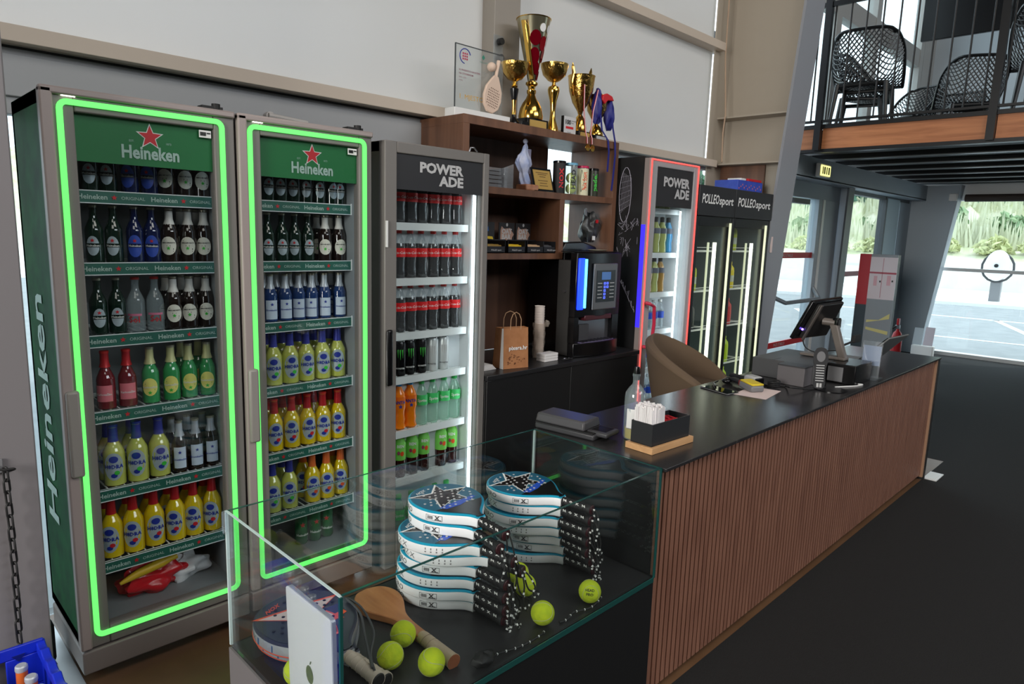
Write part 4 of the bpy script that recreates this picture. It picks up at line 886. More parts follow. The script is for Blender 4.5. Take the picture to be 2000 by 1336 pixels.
# things on the low cabinet
t = thing('paper_bag', 'brown kraft paper bag with white printed web address', 'bag', (2.49, 2.49, .841))
bx = [(2.425, 2.47), (2.575, 2.435), (2.60, 2.50), (2.43, 2.56)]
tx = [(2.425, 2.475), (2.575, 2.445), (2.59, 2.49), (2.43, 2.54)]
part('bag_body', MB().add([(x, y, .841) for x, y in bx]+[(x, y, 1.055) for x, y in tx], [(0, 3, 2, 1), (0, 1, 5, 4), (1, 2, 6, 5), (2, 3, 7, 6), (3, 0, 4, 7)]), kraft, t, smooth=False)
part('side_gusset', MB().add([(2.423, 2.470, .841), (2.423, 2.498, .841), (2.423, 2.487, 1.054), (2.423, 2.475, 1.054)], [(0, 1, 2, 3)]), white_paper, t, smooth=False)
for (a, b) in (((2.465, 2.467), (2.53, 2.454)), ((2.47, 2.525), (2.545, 2.505))):
    part('rope_handle', MB().tube([(a[0], a[1], 1.045), (a[0]+.002, a[1], 1.10), (a[0]+.014, a[1]-.002, 1.128), ((a[0]+b[0])/2, (a[1]+b[1])/2, 1.138), (b[0]-.014, b[1]+.002, 1.128), (b[0], b[1], 1.10), (b[0], b[1], 1.045)], .0022, 6), mat('rope_kraft', (176, 140, 108), .8), t)
def bagf(a, b, c=0): return (2.427+a*.974, 2.4685-a*.228+.012*b, .842+b)
part('lettering', MB().text('pixera.hr', .030, bagf, bold=.02, width=.115) if False else MB().text('pixera.hr', .030, lambda a, b: bagf(a+.028, b+.098), bold=.02, width=.115), white_ink, t, smooth=False)
dd = MB(); rq = random.Random(8)
for k in range(26):
    a, b = rq.uniform(.02, .13), rq.uniform(.012, .075); w_, h_ = rq.uniform(.003, .012), rq.uniform(.002, .008); dd.flat([(a, b), (a+w_, b), (a+w_, b+h_), (a, b+h_)], bagf)
part('small_print', dd, mat('bag_print_brown', (110, 66, 40), .8), t, smooth=False)
t = thing('cup_stack', 'tall stack of white paper cups in torn clear wrap beside the coffee machine', 'cup stack', (2.83, 2.60, .841))
for k in range(18):
    o = part('paper_cup', MB().lathe([(.021, 0), (.0285, .05), (.030, .052), (.0275, .05), (.0001, .045)], 16, c=(2.83, 2.60, .841+k*.0135), M=None), mat('cup_paper', (240, 228, 220), .6), t) if k == 0 else None
    if k:
        o = bpy.data.objects.new('paper_cup', cup0.data); COL.objects.link(o); o.parent = t; o.location = (0, 0, k*.0145); o.rotation_euler = (0, 0, k)
    else: cup0 = o
wr = MB(); q = random.Random(2)
def wrapf(u, v):
    a = 2*math.pi*u; r_ = .033+.003*math.sin(a*5+v*9)+.002*math.sin(a*9-v*14); return (2.83+r_*math.cos(a), 2.60+r_*math.sin(a), .842+v*.20)
wr.grid(wrapf, 24, 16); blob(wr, (2.875, 2.585, 1.035), (.022, .016, .018), 3, .5, 12, 8)
part('clear_wrap', wr, glass('cling_wrap', (.9, .88, .85), 1.4, .15, (230, 215, 200), .22), t)
t = thing('card_box_stack', 'small stack of white card boxes in front of the cup stack', 'box', (2.86, 2.50, .841))
for k in range(3): part('card_box', B(2.75, 2.475, .841+k*.015, 2.86, 2.54, .8545+k*.015), white_paper, t, bevel=.001)
t = thing('key_bunch', 'bunch of keys beside the white card boxes', 'keys', (2.93, 2.47, .841))
part('key_ring', MB().tube([(2.92+.012*math.cos(a), 2.47+.012*math.sin(a), .843) for a in [k*.7 for k in range(9)]], .0012, 5, closed=True), chrome, t)
for k in range(3): part('key', B(2.93+k*.012, 2.455+k*.01, .841, 2.965+k*.012, 2.461+k*.01, .844), chrome, t, bevel=.001)
part('fob', B(2.87, 2.44, .841, 2.94, 2.458, .848), black_matte, t, bevel=.003)
t = thing('paper_napkins', 'pile of white papers beside the paper bag, next to the grey fridge', 'paper stack', (2.33, 2.56, .841))
for k in range(4): part('sheet', B(2.27, 2.50+k*.004, .841+k*.006, 2.40-k*.004, 2.60, .846+k*.006), white_paper, t, smooth=False)

# snack boxes on the lower shelf
zz = 1.436
for k, (x, colr, txt) in enumerate(((2.445, (150, 120, 60), 'twelve-gram bars'), (2.60, (230, 190, 40), 'yellow'), (2.75, (206, 170, 130), 'tan'), (2.885, (80, 80, 84), 'grey'))):
    w_ = .135 if k < 3 else .10
    lab = ['black snack box with brown wrappers, leftmost on the lower walnut shelf', 'black snack box with yellow wrappers on the lower walnut shelf', 'black snack box with tan wrappers on the lower walnut shelf', 'small black snack box with dark wrappers, rightmost on the lower walnut shelf'][k]
    t = thing('snack_box', lab, 'box', (x+w_/2, 2.7, zz), group='snack boxes on the lower shelf')
    part('tray', MB().box(x, 2.64, zz, x+w_, 2.80, zz+.004).box(x, 2.64, zz, x+w_, 2.643, zz+.035).box(x, 2.64, zz, x+.003, 2.80, zz+.065).box(x+w_-.003, 2.64, zz, x+w_, 2.80, zz+.065).box(x, 2.797, zz, x+w_, 2.80, zz+.07), mat('box_navy_black', (26, 27, 32), .5), t, smooth=False)
    part('lettering', MB().text('POLLEO', .012, FX(x+.03, 2.639, zz+.012), bold=.02).text('sport', .012, FX(x+.078, 2.639, zz+.012), bold=.02), lightgrey_ink, t, smooth=False)
    for j in range(5): part('wrapper', B(x+.008+.003*j, 2.655+j*.022, zz+.006, x+w_-.014+.002*j, 2.672+j*.022, zz+.042+.004*(j % 2)), mat('wrap_%d' % k, colr, .35), t, bevel=.004)
for k, (x, lab) in enumerate(((2.545, 'black display card with blue and yellow bar picture behind snack boxes'), (2.705, 'black display card reading oat bar, left of the pair'), (2.84, 'black display card reading oat bar, right of the pair'))):
    t = thing('display_card', lab, 'card', (x+.065, 2.82, zz))
    part('card', B(x, 2.825, zz, x+.125, 2.829, zz+.165), header_black, t, smooth=False)
    if k:
        part('splash', MB().flat([(.012, .06), (.03, .065), (.03, .05), (.07, .045), (.11, .03), (.105, .08), (.12, .10), (.10, .12), (.09, .135), (.04, .13), (.02, .145), (.012, .12)], FX(x, 2.824, zz)), mat('oat_tan', (176, 140, 124), .7), t, smooth=False)
        part('lettering', MB().text('OAT', .038, FX(x+.062, 2.823, zz+.103), bold=.04, center=True).text('BAR', .038, FX(x+.058, 2.823, zz+.072), bold=.04, center=True), lightgrey_ink, t, smooth=False)
    else:
        part('lettering', MB().text('SOY', .03, FX(x+.012, 2.823, zz+.095), bold=.03), lightgrey_ink, t, smooth=False)
        part('picture_blue', MB().flat([(.03, .11), (.08, .115), (.075, .14), (.04, .145)], FX(x, 2.8235, zz)), mat('pic_blue', (40, 100, 170), .5), t, smooth=False)
        part('picture_yellow', MB().flat([(.02, .075), (.115, .07), (.11, .085), (.02, .09)], FX(x, 2.8235, zz)), mat('pic_yellow', (210, 180, 40), .5), t, smooth=False)
    part('crest', MB().flat(ovalp(.008, .01, 10), FX(x+.062, 2.823, zz+.153)), lightgrey_ink, t, smooth=False)
# hanging black things at the left of the lower shelf
solo('hanging_clothing', MB().box(2.36, 2.90, 1.49, 2.46, 2.94, 1.735), black_matte, 'folded black garment hanging under the middle shelf behind the grey fridge', 'garment', bevel=.01)
# middle shelf
zz = 1.779
t = thing('acrylic_block_stack', 'stack of clear acrylic trophy blocks at left of middle shelf', 'trophy', (2.47, 2.70, zz))
for k in range(5): part('block', B(2.42, 2.66, zz+k*.021, 2.56-.002*k, 2.74, zz+k*.021+.018), glass('acrylic', (.75, .75, .76), 1.5, .02, (190, 195, 200), .3, 2) if k == 0 else MATS['acrylic'], t, bevel=.002)
t = thing('faceted_glass_award', 'clear faceted glass award beside the acrylic blocks', 'trophy', (2.60, 2.68, zz))
part('glass_block', MB().hexa([(2.565, 2.65, zz), (2.635, 2.65, zz), (2.635, 2.70, zz), (2.565, 2.70, zz)], [(2.565, 2.65, zz+.105), (2.635, 2.65, zz+.13), (2.635, 2.69, zz+.125), (2.565, 2.69, zz+.10)]), MATS['acrylic'], t, bevel=.002)
t = thing('blue_figurine', 'pale blue draped statuette standing on a wooden base', 'figurine', (2.80, 2.72, zz))
def drape(u, v):
    a = 2*math.pi*u; r_ = [.030, .034, .030, .026, .036, .044, .040, .026, .016, .014, .002][min(10, int(v*10))]
    k_ = v*10-int(v*10); r2_ = [.030, .034, .030, .026, .036, .044, .040, .026, .016, .014, .002][min(10, int(v*10)+1)]
    r_ = r_*(1-k_)+r2_*k_; r_ *= 1+.16*math.sin(a*6+v*8)
    return (2.80+r_*1.15*math.cos(a)-.02*math.sin(v*3), 2.72+r_*.7*math.sin(a), zz+.03+v*.235)
part('robed_body', MB().grid(drape, 30, 30), lav_tint, t)
part('wing', MB().prism([(0, 0), (-.035, .03), (-.055, .07), (-.045, .10), (-.01, .125), (.0, .09)], -.006, .006, lambda x, y, z: (2.78+x, 2.72+z, zz+.09+y)), lav_tint, t, bevel=.004)
part('head', MB().ball((2.79, 2.72, zz+.27), .014), lav_tint, t)
part('gift_card', B(2.815, 2.745, zz+.10, 2.865, 2.748, zz+.235), mat('card_lilac', (170, 165, 190), .6), t, smooth=False)
part('carved_base', MB().box(2.75, 2.66, zz, 2.85, 2.75, zz+.035), wood('carved_wood', (150, 90, 60), (190, 140, 110), (3, 3, 3), .5), t, bevel=.008)
t = thing('gold_plaque', 'black framed gold plaque leaning on the middle shelf', 'plaque', (2.86, 2.70, zz))
def pq(a, b, c=0): return (2.815+a, 2.66+b*.28-c, zz+.003+b*.96)
part('frame', MB().prism([(0, 0), (.165, 0), (.165, .135), (0, .135)], -.006, 0, pq), black_gloss, t, smooth=False)
part('gold_sheet', MB().prism([(.012, .012), (.153, .012), (.153, .123), (.012, .123)], .0, .0012, pq), gold_foil, t, smooth=False)
en = MB()
for k, (w_, b) in enumerate(((.10, .105), (.07, .095), (.05, .082), (.08, .06), (.06, .045), (.07, .03))): en.flat([(.082-w_/2, b), (.082+w_/2, b), (.082+w_/2, b+.004), (.082-w_/2, b+.004)], lambda x, y: pq(x, y, .002))
part('engraving', en, mat('engraving_brown', (110, 80, 40), .6), t, smooth=False)
def tube_can(x, y, R, h, label, body, capm_, txt, txtm, extra=None):
    t = thing('ball_tube', label, 'ball tube', (x, y, zz)); part('tube', MB().lathe([(.0001, 0), (R, 0), (R, h-.004), (R*.98, h)], 24, c=(x, y, zz)), body, t)
    part('lid', MB().lathe([(R*1.03, h-.012), (R*1.03, h), (R*.9, h+.002), (.0001, h+.001)], 24, c=(x, y, zz)), capm_, t)
    if extra: extra(t, x, y, R, h)
    vt = MB().text(txt, .036, lambda a, b: tuple(Vector(CY(R+.001, 0, -.45)(.012-b*1.0, a))+Vector((x, y, zz+.03))), bold=.03, width=h*.62)
    part('lettering', vt, txtm, t, smooth=False)
tube_can(3.05, 2.69, .037, .185, 'black ball tube with red lettering on middle shelf', black_matte, black_gloss, 'NOX', red_ink)
def balls3(t, x, y, R, h):
    for k in range(2): part('tennis_ball', MB().ball((x, y, zz+.034+k*.062), .031), lime_felt, t)
tube_can(3.14, 2.675, .037, .18, 'clear ball tube with blue cap band, second of the ball tubes', clear_b, mat('tube_cap_blue', (110, 170, 200), .4), 'HEAD', black_ink, balls3)
def rag(t, x, y, R, h):
    part('paper_sleeve', MB().lathe([(R+.0004, .0), (R+.0004, h-.015)], 24, c=(x, y, zz)), mat('sleeve_cream', (216, 212, 180), .5), t)
    dm = MB()
    for a, b in (((-.02, .02), (.0, .09)), ((.0, .09), (-.02, .15)), ((-.02, .15), (-.026, .09)), ((-.026, .09), (-.02, .02))): dm.tube([tuple(Vector(CY(R+.001, 0, -.5)(*a))+Vector((x, y, zz))), tuple(Vector(CY(R+.001, 0, -.5)(*b))+Vector((x, y, zz)))], .0012, 4)
    part('diamond_outline', dm, black_ink, t)
tube_can(3.245, 2.675, .037, .172, 'cream ball tube with magenta lid and orange lettering', clear_b, mat('magenta_lid', (190, 30, 80), .4), 'Padel Sport', orange_p, rag)
tube_can(3.345, 2.675, .035, .165, 'dark olive ball tube, rightmost of the ball tubes', mat('olive_black', (44, 48, 34), .35), black_gloss, 'padel', green_ink)
# black bag hanging at the right cell
t = thing('crumpled_black_bag', 'crumpled dark bag with red tags in the right walnut cell above the coffee machine', 'bag', (3.30, 2.78, 1.50))
part('bag_body', blob(MB(), (3.385, 2.72, 1.585), (.072, .05, .085), 12, .45, 30, 22), mat('bag_black', (30, 32, 34), .35, noise=(64, 66, 66), nscale=16), t)
part('red_tag', MB().box(3.385, 2.662, 1.62, 3.405, 2.668, 1.64), red_plastic, t); part('white_tag', B(3.36, 2.665, 1.515, 3.385, 2.67, 1.54), white_plastic, t)
part('neck', MB().tube([(3.35, 2.72, 1.66), (3.335, 2.71, 1.69), (3.325, 2.70, 1.705)], .008), silver_edge, t)

# ================================================================== TROPHIES (shelf top z = 2.115)
zt = 2.116
t = thing('glass_award', 'clear glass award with gold lettering and small wooden racket on a white base', 'trophy', (2.46, 2.76, zt))
part('base', B(2.275, 2.72, zt, 2.665, 2.80, zt+.045), white_plastic, t, bevel=.003)
g = part('glass_sheet', B(2.315, 2.765, zt+.045, 2.645, 2.771, zt+.36), glass('award_glass', (.93, .95, .95), 1.5, 0, (225, 225, 222), .10, 1.2), t, smooth=False)
part('dark_edge', MB().box(2.312, 2.764, zt+.045, 2.315, 2.772, zt+.36).box(2.312, 2.764, zt+.36, 2.645, 2.772, zt+.363), mat('edge_dark', (60, 66, 68), .4), g, smooth=False)
part('lettering', MB().text('1. MJESTO', .034, FX(2.335, 2.763, zt+.10), bold=.0, width=.17), mat('gold_ink', (206, 160, 60), .4), g, smooth=False)
part('small_lettering', MB().text('VI. PRVENSTVO HRVATSKE', .012, FX(2.335, 2.763, zt+.235), bold=.02).text('NA OTVORENOM', .012, FX(2.335, 2.763, zt+.218), bold=.02).text('Zadar, 2020', .010, FX(2.335, 2.763, zt+.201)).text('PADEL', .009, FX(2.335, 2.763, zt+.186)), mat('maroon_ink', (120, 30, 60), .5), g, smooth=False)
e = MB()
for i in range(3):
    for j in range(3): e.flat([(i*.013, j*.013), (i*.013+.009, j*.013), (i*.013+.009, j*.013+.009), (i*.013, j*.013+.009)], FX(2.357, 2.763, zt+.29))
part('red_dots_emblem', e, mat('crimson_ink', (180, 30, 70), .5), g, smooth=False)
part('ring_emblem', MB().tube([(2.375+.036*math.cos(a), 2.763, zt+.308+.036*math.sin(a)) for a in [.3+k*.33 for k in range(14)]], .0025, 5), blue_ink, g)
part('green_emblem', MB().flat([(0, .014), (.011, 0), (0, -.014), (-.011, 0)], FX(2.50, 2.763, zt+.325)).text('PADEL CLUB', .009, FX(2.50, 2.763, zt+.297), center=True), mat('sea_green_ink', (50, 130, 110), .5), g, smooth=False)
def wr2(x, z, s, tilt=0.3):
    c_, s_ = math.cos(tilt), math.sin(tilt); return lambda a, b, c=0: (x+(a*c_+b*s_)*s, 2.745-c*s, z+(-a*s_+b*c_)*s)
wf_ = wr2(2.545, zt+.135, 1, .22)
wm_ = mat('pale_wood', (222, 196, 176), .6)
rk = part('wooden_racket', MB().prism([(-.02, -.085), (.02, -.085), (.052, -.055), (.063, -.01), (.056, .04), (.03, .085), (.013, .11), (-.013, .11), (-.03, .085), (-.056, .04), (-.063, -.01), (-.052, -.055)], 0, .016, wf_), wm_, t, bevel=.004)
part('racket_handle', MB().tube([wf_(0, .10, .008), wf_(0, .14, .008), wf_(0, .19, .008)], [.009, .009, .011]), wm_, rk)
ho = MB()
for i in range(7):
    for j in range(8):
        a, b = -.036+i*.012, -.055+j*.013
        if (a/.05)**2+((b+.01)/.06)**2 < 1: ho.flat([(a+.0035*math.cos(k*1.05), b+.0035*math.sin(k*1.05)) for k in range(6)], lambda x, y: wf_(x, y, .017))
part('holes', ho, mat('hole_brown', (120, 96, 84), .7), rk, smooth=False)
part('wooden_ball', MB().ball((2.545, 2.748, zt+.285), .024), wm_, t)
def cup(label, x, y, prof, mats=None, base=(.045, .045, .03), nm='trophy_cup', cupm=gold, plate=True, extra=None, grp='trophies'):
    t = thing(nm, label, 'trophy', (x, y, zt))
    part('plinth', B(x-base[0], y-base[1], zt, x+base[0], y+base[1], zt+base[2]), black_gloss, t, bevel=.002)
    if plate: part('nameplate', B(x-base[0]*.8, y-base[1]-.002, zt+base[2]*.2, x+base[0]*.8, y-base[1]-.0005, zt+base[2]*.85), gold_foil if plate is True else plate, t, smooth=False)
    for nme, pr, mm in prof: part(nme, MB().lathe([(r_, z_+base[2]) for r_, z_ in pr], 28, c=(x, y, zt)), mm, t)
    if extra: extra(t, x, y, zt+base[2])
    return t
gold_h = mat('hammered_gold', (206, 168, 92), .16, metal=1, bump=1.0, nscale=55)
cup('small gold cup on black stem, beside the glass award', 2.725, 2.755, [('foot', [(.035, 0), (.033, .01), (.014, .03), (.011, .05)], black_gloss), ('gold_stem', [(.011, .05), (.010, .10), (.014, .13)], gold), ('black_flare', [(.010, .11), (.022, .165), (.024, .185), (.010, .192)], black_gloss), ('neck', [(.010, .19), (.019, .196), (.012, .206), (.010, .225)], gold), ('bowl', [(.010, .222), (.04, .235), (.065, .265), (.078, .31), (.079, .318), (.074, .312), (.05, .26), (.005, .24)], gold_h)], base=(.035, .035, .02))
def bigx(t, x, y, z):
    cone = part('cone_cup', MB().lathe([(.022, .205), (.095, .53), (.097, .535), (.092, .53), (.02, .21)], 36, c=(x, y, z)), mat('silver_gold', (196, 190, 160), .2, metal=.9), t)
    part('gold_rim', MB().tube([(x+.096*math.cos(k*.2618), y+.096*math.sin(k*.2618), z+.533) for k in range(24)], .003, 6, closed=True), gold, t)
    win = MB(); rd = MB(); wn2 = MB()
    def cp(a0, h0, w, hh, m_, th):
        h0 = .205+(h0-.205)*.82; hh *= .82
        pts = [(w*math.cos(q), hh*math.sin(q)) for q in [2*math.pi*i/14 for i in range(14)]]
        vs = []
        for u, v in pts:
            zz_ = h0+v; R_ = .022+(zz_-.205)/.325*.073+th; a = a0+u/R_; vs.append((x+R_*math.sin(a), y-R_*math.cos(a), z+zz_))
        m_.add(vs, [tuple(range(14))])
    for a0, h0, w, hh in ((-.62, .47, .030, .045), (.1, .44, .022, .045), (-.62, .36, .028, .05), (.42, .37, .016, .045), (-.2, .285, .016, .038), (.35, .24, .010, .03), (-.75, .30, .010, .03), (.75, .46, .018, .04)): cp(a0, h0, w*1.1, hh*1.05, rd, .0058)
    for a0, h0, w, hh in ((-.15, .535, .020, .026), (.42, .535, .018, .026)): cp(a0, h0, w, hh, wn2, .0045)
    part('red_window', rd, mat('ruby', (150, 14, 34), .12, metal=.6), cone); part('clear_window', wn2, white_plastic, cone)
    part('wing', MB().prism([(-.030, .21), (-.020, .21), (-.084, .48), (-.112, .505)], -.02, .01, lambda a, b, c: (x+a, y+c-.02, z+b)), gold, t, bevel=.003)
cup('tall gold cone trophy with red windows, biggest of all', 2.865, 2.76, [('bell_foot', [(.068, 0), (.07, .02), (.062, .06), (.048, .09), (.03, .115), (.022, .135)], gold), ('collar', [(.02, .135), (.026, .145), (.026, .16), (.019, .165), (.022, .18), (.034, .19), (.034, .20), (.02, .21)], gold)], base=(.085, .06, .06), extra=bigx)
cup('gold cup with curved bulging stem, right of the tallest trophy', 3.05, 2.76, [('stem', [(.036, 0), (.034, .02), (.018, .07), (.015, .12), (.02, .17), (.032, .215), (.035, .235), (.03, .25), (.012, .26), (.010, .275)], gold), ('bowl', [(.010, .275), (.035, .285), (.066, .315), (.08, .36), (.081, .375), (.076, .37), (.05, .31), (.004, .295)], gold_h)], base=(.035, .035, .018), plate=False)
t = thing('award_plaque', 'small white plaque reading one hundred on the shelf top', 'plaque', (3.12, 2.69, zt))
part('plaque', B(3.065, 2.685, zt, 3.175, 2.697, zt+.105), glass('plaque_acrylic', (.9, .9, .9), 1.5, 0, (225, 225, 225), .8), t, bevel=.001)
part('black_edge', B(3.06, 2.684, zt, 3.066, 2.70, zt+.106), black_gloss, t)
part('lettering', MB().text('100', .035, FX(3.075, 2.684, zt+.062), bold=.04), black_ink, t, smooth=False); part('red_bar', B(3.085, 2.683, zt+.037, 3.15, 2.6845, zt+.05), red_ink, t, smooth=False)
part('small_lettering', MB().text('TOP PADEL', .009, FX(3.13, 2.684, zt+.08), bold=.02).text('CLUB', .009, FX(3.13, 2.684, zt+.068), bold=.02).text('Padel', .014, FX(3.10, 2.684, zt+.012)), mid_grey, t, smooth=False)
solo('name_block', B(2.70, 2.665, zt, 2.76, 2.69, zt+.028), black_gloss, 'small black name block with white rim in front of the small gold cup', 'name block', bevel=.002)
def handles(t, x, y, z):
    for s in (-1, 1):
        part('handle', MB().tube([(x+s*.072, y, z+.20), (x+s*.092, y, z+.25), (x+s*.088, y, z+.29), (x+s*.075, y, z+.33), (x+s*.083, y, z+.36), (x+s*.088, y, z+.385)], [.006, .009, .010, .011, .010, .002], 8), gold, t)
cup('gold two-handled cup with a medal ribbon around it', 3.285, 2.75, [('foot', [(.042, 0), (.043, .02), (.036, .06), (.02, .09), (.012, .10)], gold), ('cup_body', [(.012, .10), (.018, .12), (.05, .17), (.072, .235), (.082, .315), (.084, .322), (.079, .315), (.01, .14)], gold_h)], base=(.055, .045, .045), extra=handles, plate=True)
def h4(t, x, y, z):
    for s in (-1, 1): part('handle', MB().tube([(x+s*.03, y, z+.13), (x+s*.075, y, z+.17), (x+s*.085, y, z+.21), (x+s*.06, y, z+.235)], .006), gold, t)
cup('gold cup wrapped in blue and red ribbons, rightmost trophy', 3.445, 2.75, [('foot', [(.045, 0), (.046, .015), (.03, .05), (.012, .07)], gold), ('cup_body', [(.012, .07), (.03, .10), (.06, .15), (.068, .24), (.064, .236), (.01, .12)], gold_h)], base=(.06, .045, .04), extra=h4, plate=lightgrey_ink)
# medals with ribbons
def ribbon(name, m_, pts, w, parent):
    P = [Vector(p) for p in pts]; vs = []
    for i, p in enumerate(P): vs += [p+Vector((-w/2, 0, 0)), p+Vector((w/2, 0, 0)), p+Vector((w/2, .0015, 0)), p+Vector((-w/2, .0015, 0))]
    fs = []
    for i in range(len(P)-1):
        for k in range(4): fs.append((4*i+k, 4*i+(k+1) % 4, 4*i+4+(k+1) % 4, 4*i+4+k))
    return part(name, MB().add(vs, fs), m_, parent)
rb_red = mat('ribbon_red_white', (196, 44, 54), .6); rb_w = mat('ribbon_white', (225, 222, 222), .6); rb_blue = mat('ribbon_blue', (30, 34, 120), .5); rb_redb = mat('ribbon_red', (200, 30, 40), .5)
for k, (xm, xa, lb) in enumerate(((3.20, 3.215, 'left gold medal on a red and white ribbon hanging from the two-handled cup'), (3.245, 3.345, 'right gold medal on a red and white ribbon hanging from the two-handled cup'))):
    t = thing('medal', lb, 'medal', (xm, 2.615, 2.05))
    path = [(xa, 2.665, zt+.30-.01*k), (xa*.5+xm*.5, 2.655, zt+.16), (xm+.01, 2.635, zt+.02), (xm, 2.615, zt-.005), (xm, 2.612, 2.075)]
    ribbon('ribbon', rb_red, path, .011, t); ribbon('ribbon_stripe', rb_w, [(a, b-.0012, c) for a, b, c in path], .004, t)
    part('medal_disc', MB().lathe([(.0001, 0), (.019, 0), (.021, .002), (.019, .005), (.0001, .004)], 20, M=Matrix.Translation((xm, 2.612, 2.052)) @ Matrix.Rotation(math.pi/2, 4, 'X')), gold, t)
t = thing('blue_lanyard', 'blue lanyard ribbons looped over the rightmost gold cup, hanging down the shelf', 'ribbon', (3.44, 2.66, 2.0))
ribbon('hanging_strap', rb_blue, [(3.385, 2.67, zt+.15), (3.38, 2.65, zt+.06), (3.40, 2.615, zt+.0), (3.41, 2.612, 2.05), (3.405, 2.612, 1.93)], .016, t)
ribbon('hanging_strap', rb_blue, [(3.50, 2.67, zt+.15), (3.475, 2.64, zt+.08), (3.47, 2.615, zt+.0), (3.475, 2.612, 2.04), (3.465, 2.612, 1.90), (3.455, 2.612, 1.82)], .016, t)
part('draped_band', blob(MB(), (3.385, 2.70, zt+.20), (.034, .03, .10), 21, .25, 20, 16), rb_blue, t); part('draped_band', blob(MB(), (3.505, 2.70, zt+.17), (.038, .03, .095), 22, .25, 20, 16), rb_blue, t)
part('red_band', MB().prism([(3.40, .27), (3.44, .285), (3.49, .275), (3.51, .25), (3.45, .245), (3.42, .22), (3.395, .24)], 2.668, 2.69, lambda x, y, z: (x, z, zt+y)), rb_redb, t, bevel=.004)
# bracket on the wall post
t = thing('wall_bracket', 'clear plastic bracket with two dark knobs on the grey wall post', 'bracket', (2.73, 2.88, 2.5))
part('plate', B(2.69, 2.885, 2.38, 2.755, 2.895, 2.62), pvc_clear, t); part('knob', MB().cyl((2.725, 2.89, 2.585), (2.725, 2.86, 2.585), .018), black_matte, t); part('knob', MB().cyl((2.725, 2.89, 2.50), (2.725, 2.86, 2.50), .018), dark_grey, t)

# ================================================================== SERVICE COUNTER
t = thing('service_counter', 'long counter with dark stone top and vertical walnut slat front', 'counter', (3.42, 1.38, 0))
part('countertop', B(1.796, 1.085, .818, 5.06, 1.655, .83), stone, t, bevel=.0015)
part('carcass', B(1.80, 1.125, .03, 5.03, 1.64, .818), black_panel, t)
part('base_strip', B(1.82, 1.14, 0, 5.03, 1.62, .03), black_matte, t)
part('end_panel', B(5.035, 1.088, .0, 5.056, 1.65, .818), black_panel, t, bevel=.001)
part('edge_trim', B(5.015, 1.095, .02, 5.034, 1.125, .815), mat('pale_edge_wood', (170, 132, 104), .5), t)
sm = B(0, 0, 0, .021, .012, .778).mesh('slat', slat_wood, smooth=False)
x = 1.802; k = 0
vars_ = []
for q in range(6):
    vars_.append(B(0, 0, 0, .021, .014, .778).mesh('slat', slat_wood, smooth=False))
    for v in vars_[-1].vertices: v.co.y += q*3; v.co.z += q*.37
while x < 5.01:
    q = rnd.randrange(6); o = bpy.data.objects.new('slat', vars_[q]); COL.objects.link(o); o.parent = t; o.location = (x-3.42, 1.108-1.38-q*3, .035-q*.37); x += .0297

# ================================================================== GLASS DISPLAY CASE
t = thing('display_case', 'glass topped black display case holding padel rackets and balls, at the near counter end', 'display case', (1.22, 1.37, 0))
part('cabinet', B(.650, 1.10, .03, 1.790, 1.652, .452), black_panel, t, bevel=.002)
part('end_panel', B(.644, 1.10, .02, .650, 1.652, .452), mat('end_panel_grey', (112, 108, 108), .4), t)
part('display_deck', B(.652, 1.104, .452, 1.790, 1.648, .462), mat('deck_black', (40, 40, 42), .42, bump=.05, nscale=200), t, smooth=False)
part('base_strip', B(.68, 1.14, 0, 1.76, 1.62, .03), black_matte, t)
for nme, b, e in (('glass_end', (.645, 1.098, .462, .651, 1.648, .83), 'x'), ('glass_end', (1.784, 1.098, .462, 1.790, 1.648, .83), 'x'), ('glass_front', (.651, 1.098, .455, 1.784, 1.104, .83), 'y'), ('glass_back', (.651, 1.642, .462, 1.784, 1.648, .83), 'y')):
    g = part(nme, B(*b), case_glass, t, smooth=False)
    x0, y0, z0, x1, y1, z1 = b
    part('polished_edge', B(x0-.0003, y0-.0003, z1-.0002, x1+.0003, y1+.0003, z1+.0012), glass_edge_glint if nme == 'glass_end' and x0 < 1 else glass_edge, g, smooth=False)
for x, y, nme in ((.648, 1.0985, 'a'), (1.787, 1.0985, 'b'), (.648, 1.645, 'c'), (1.787, 1.645, 'd')):
    part('corner_joint', B(x-.0035, y-.003, .462, x+.0035, y+.003, .829), glass_edge if nme in 'ab' else glass_edge_glint, t, smooth=False)
part('bottom_bead', MB().box(.651, 1.096, .448, 1.784, 1.099, .464), glass_edge, t, smooth=False)
part('corner_clamp', MB().prism([(0, 0), (.018, 0), (.014, -.05), (.006, -.062), (-.002, -.05)], 0, .008, lambda a, b, c: (.640-c+.004, 1.648-a, .832+b)), pvc_clear, t, bevel=.002)

# ---- padel rackets
HALF = [(0, .145), (.035, .1405), (.066, .128), (.094, .107), (.114, .078), (.126, .042), (.128, .008), (.123, -.028), (.111, -.06), (.092, -.090), (.068, -.117), (.044, -.141), (.027, -.162), (.019, -.182), (.0175, -.19)]
def smoothp(P, k=3):
    out = []
    for i in range(len(P)-1):
        p0 = Vector(P[max(0, i-1)]); p1 = Vector(P[i]); p2 = Vector(P[i+1]); p3 = Vector(P[min(len(P)-1, i+2)])
        for j in range(k):
            u = j/k; out.append(tuple(.5*((2*p1)+(p2-p0)*u+(2*p0-5*p1+4*p2-p3)*u*u+(3*p1-p0-3*p2+p3)*u**3)))
    out.append(P[-1]); return out
HS = smoothp(HALF, 3)
OUT = [(x, y) for x, y in HS]+[(-x, y) for x, y in reversed(HS[1:])] if False else [(-x, y) for x, y in reversed(HS)]+[(x, y) for x, y in HS[1:]]
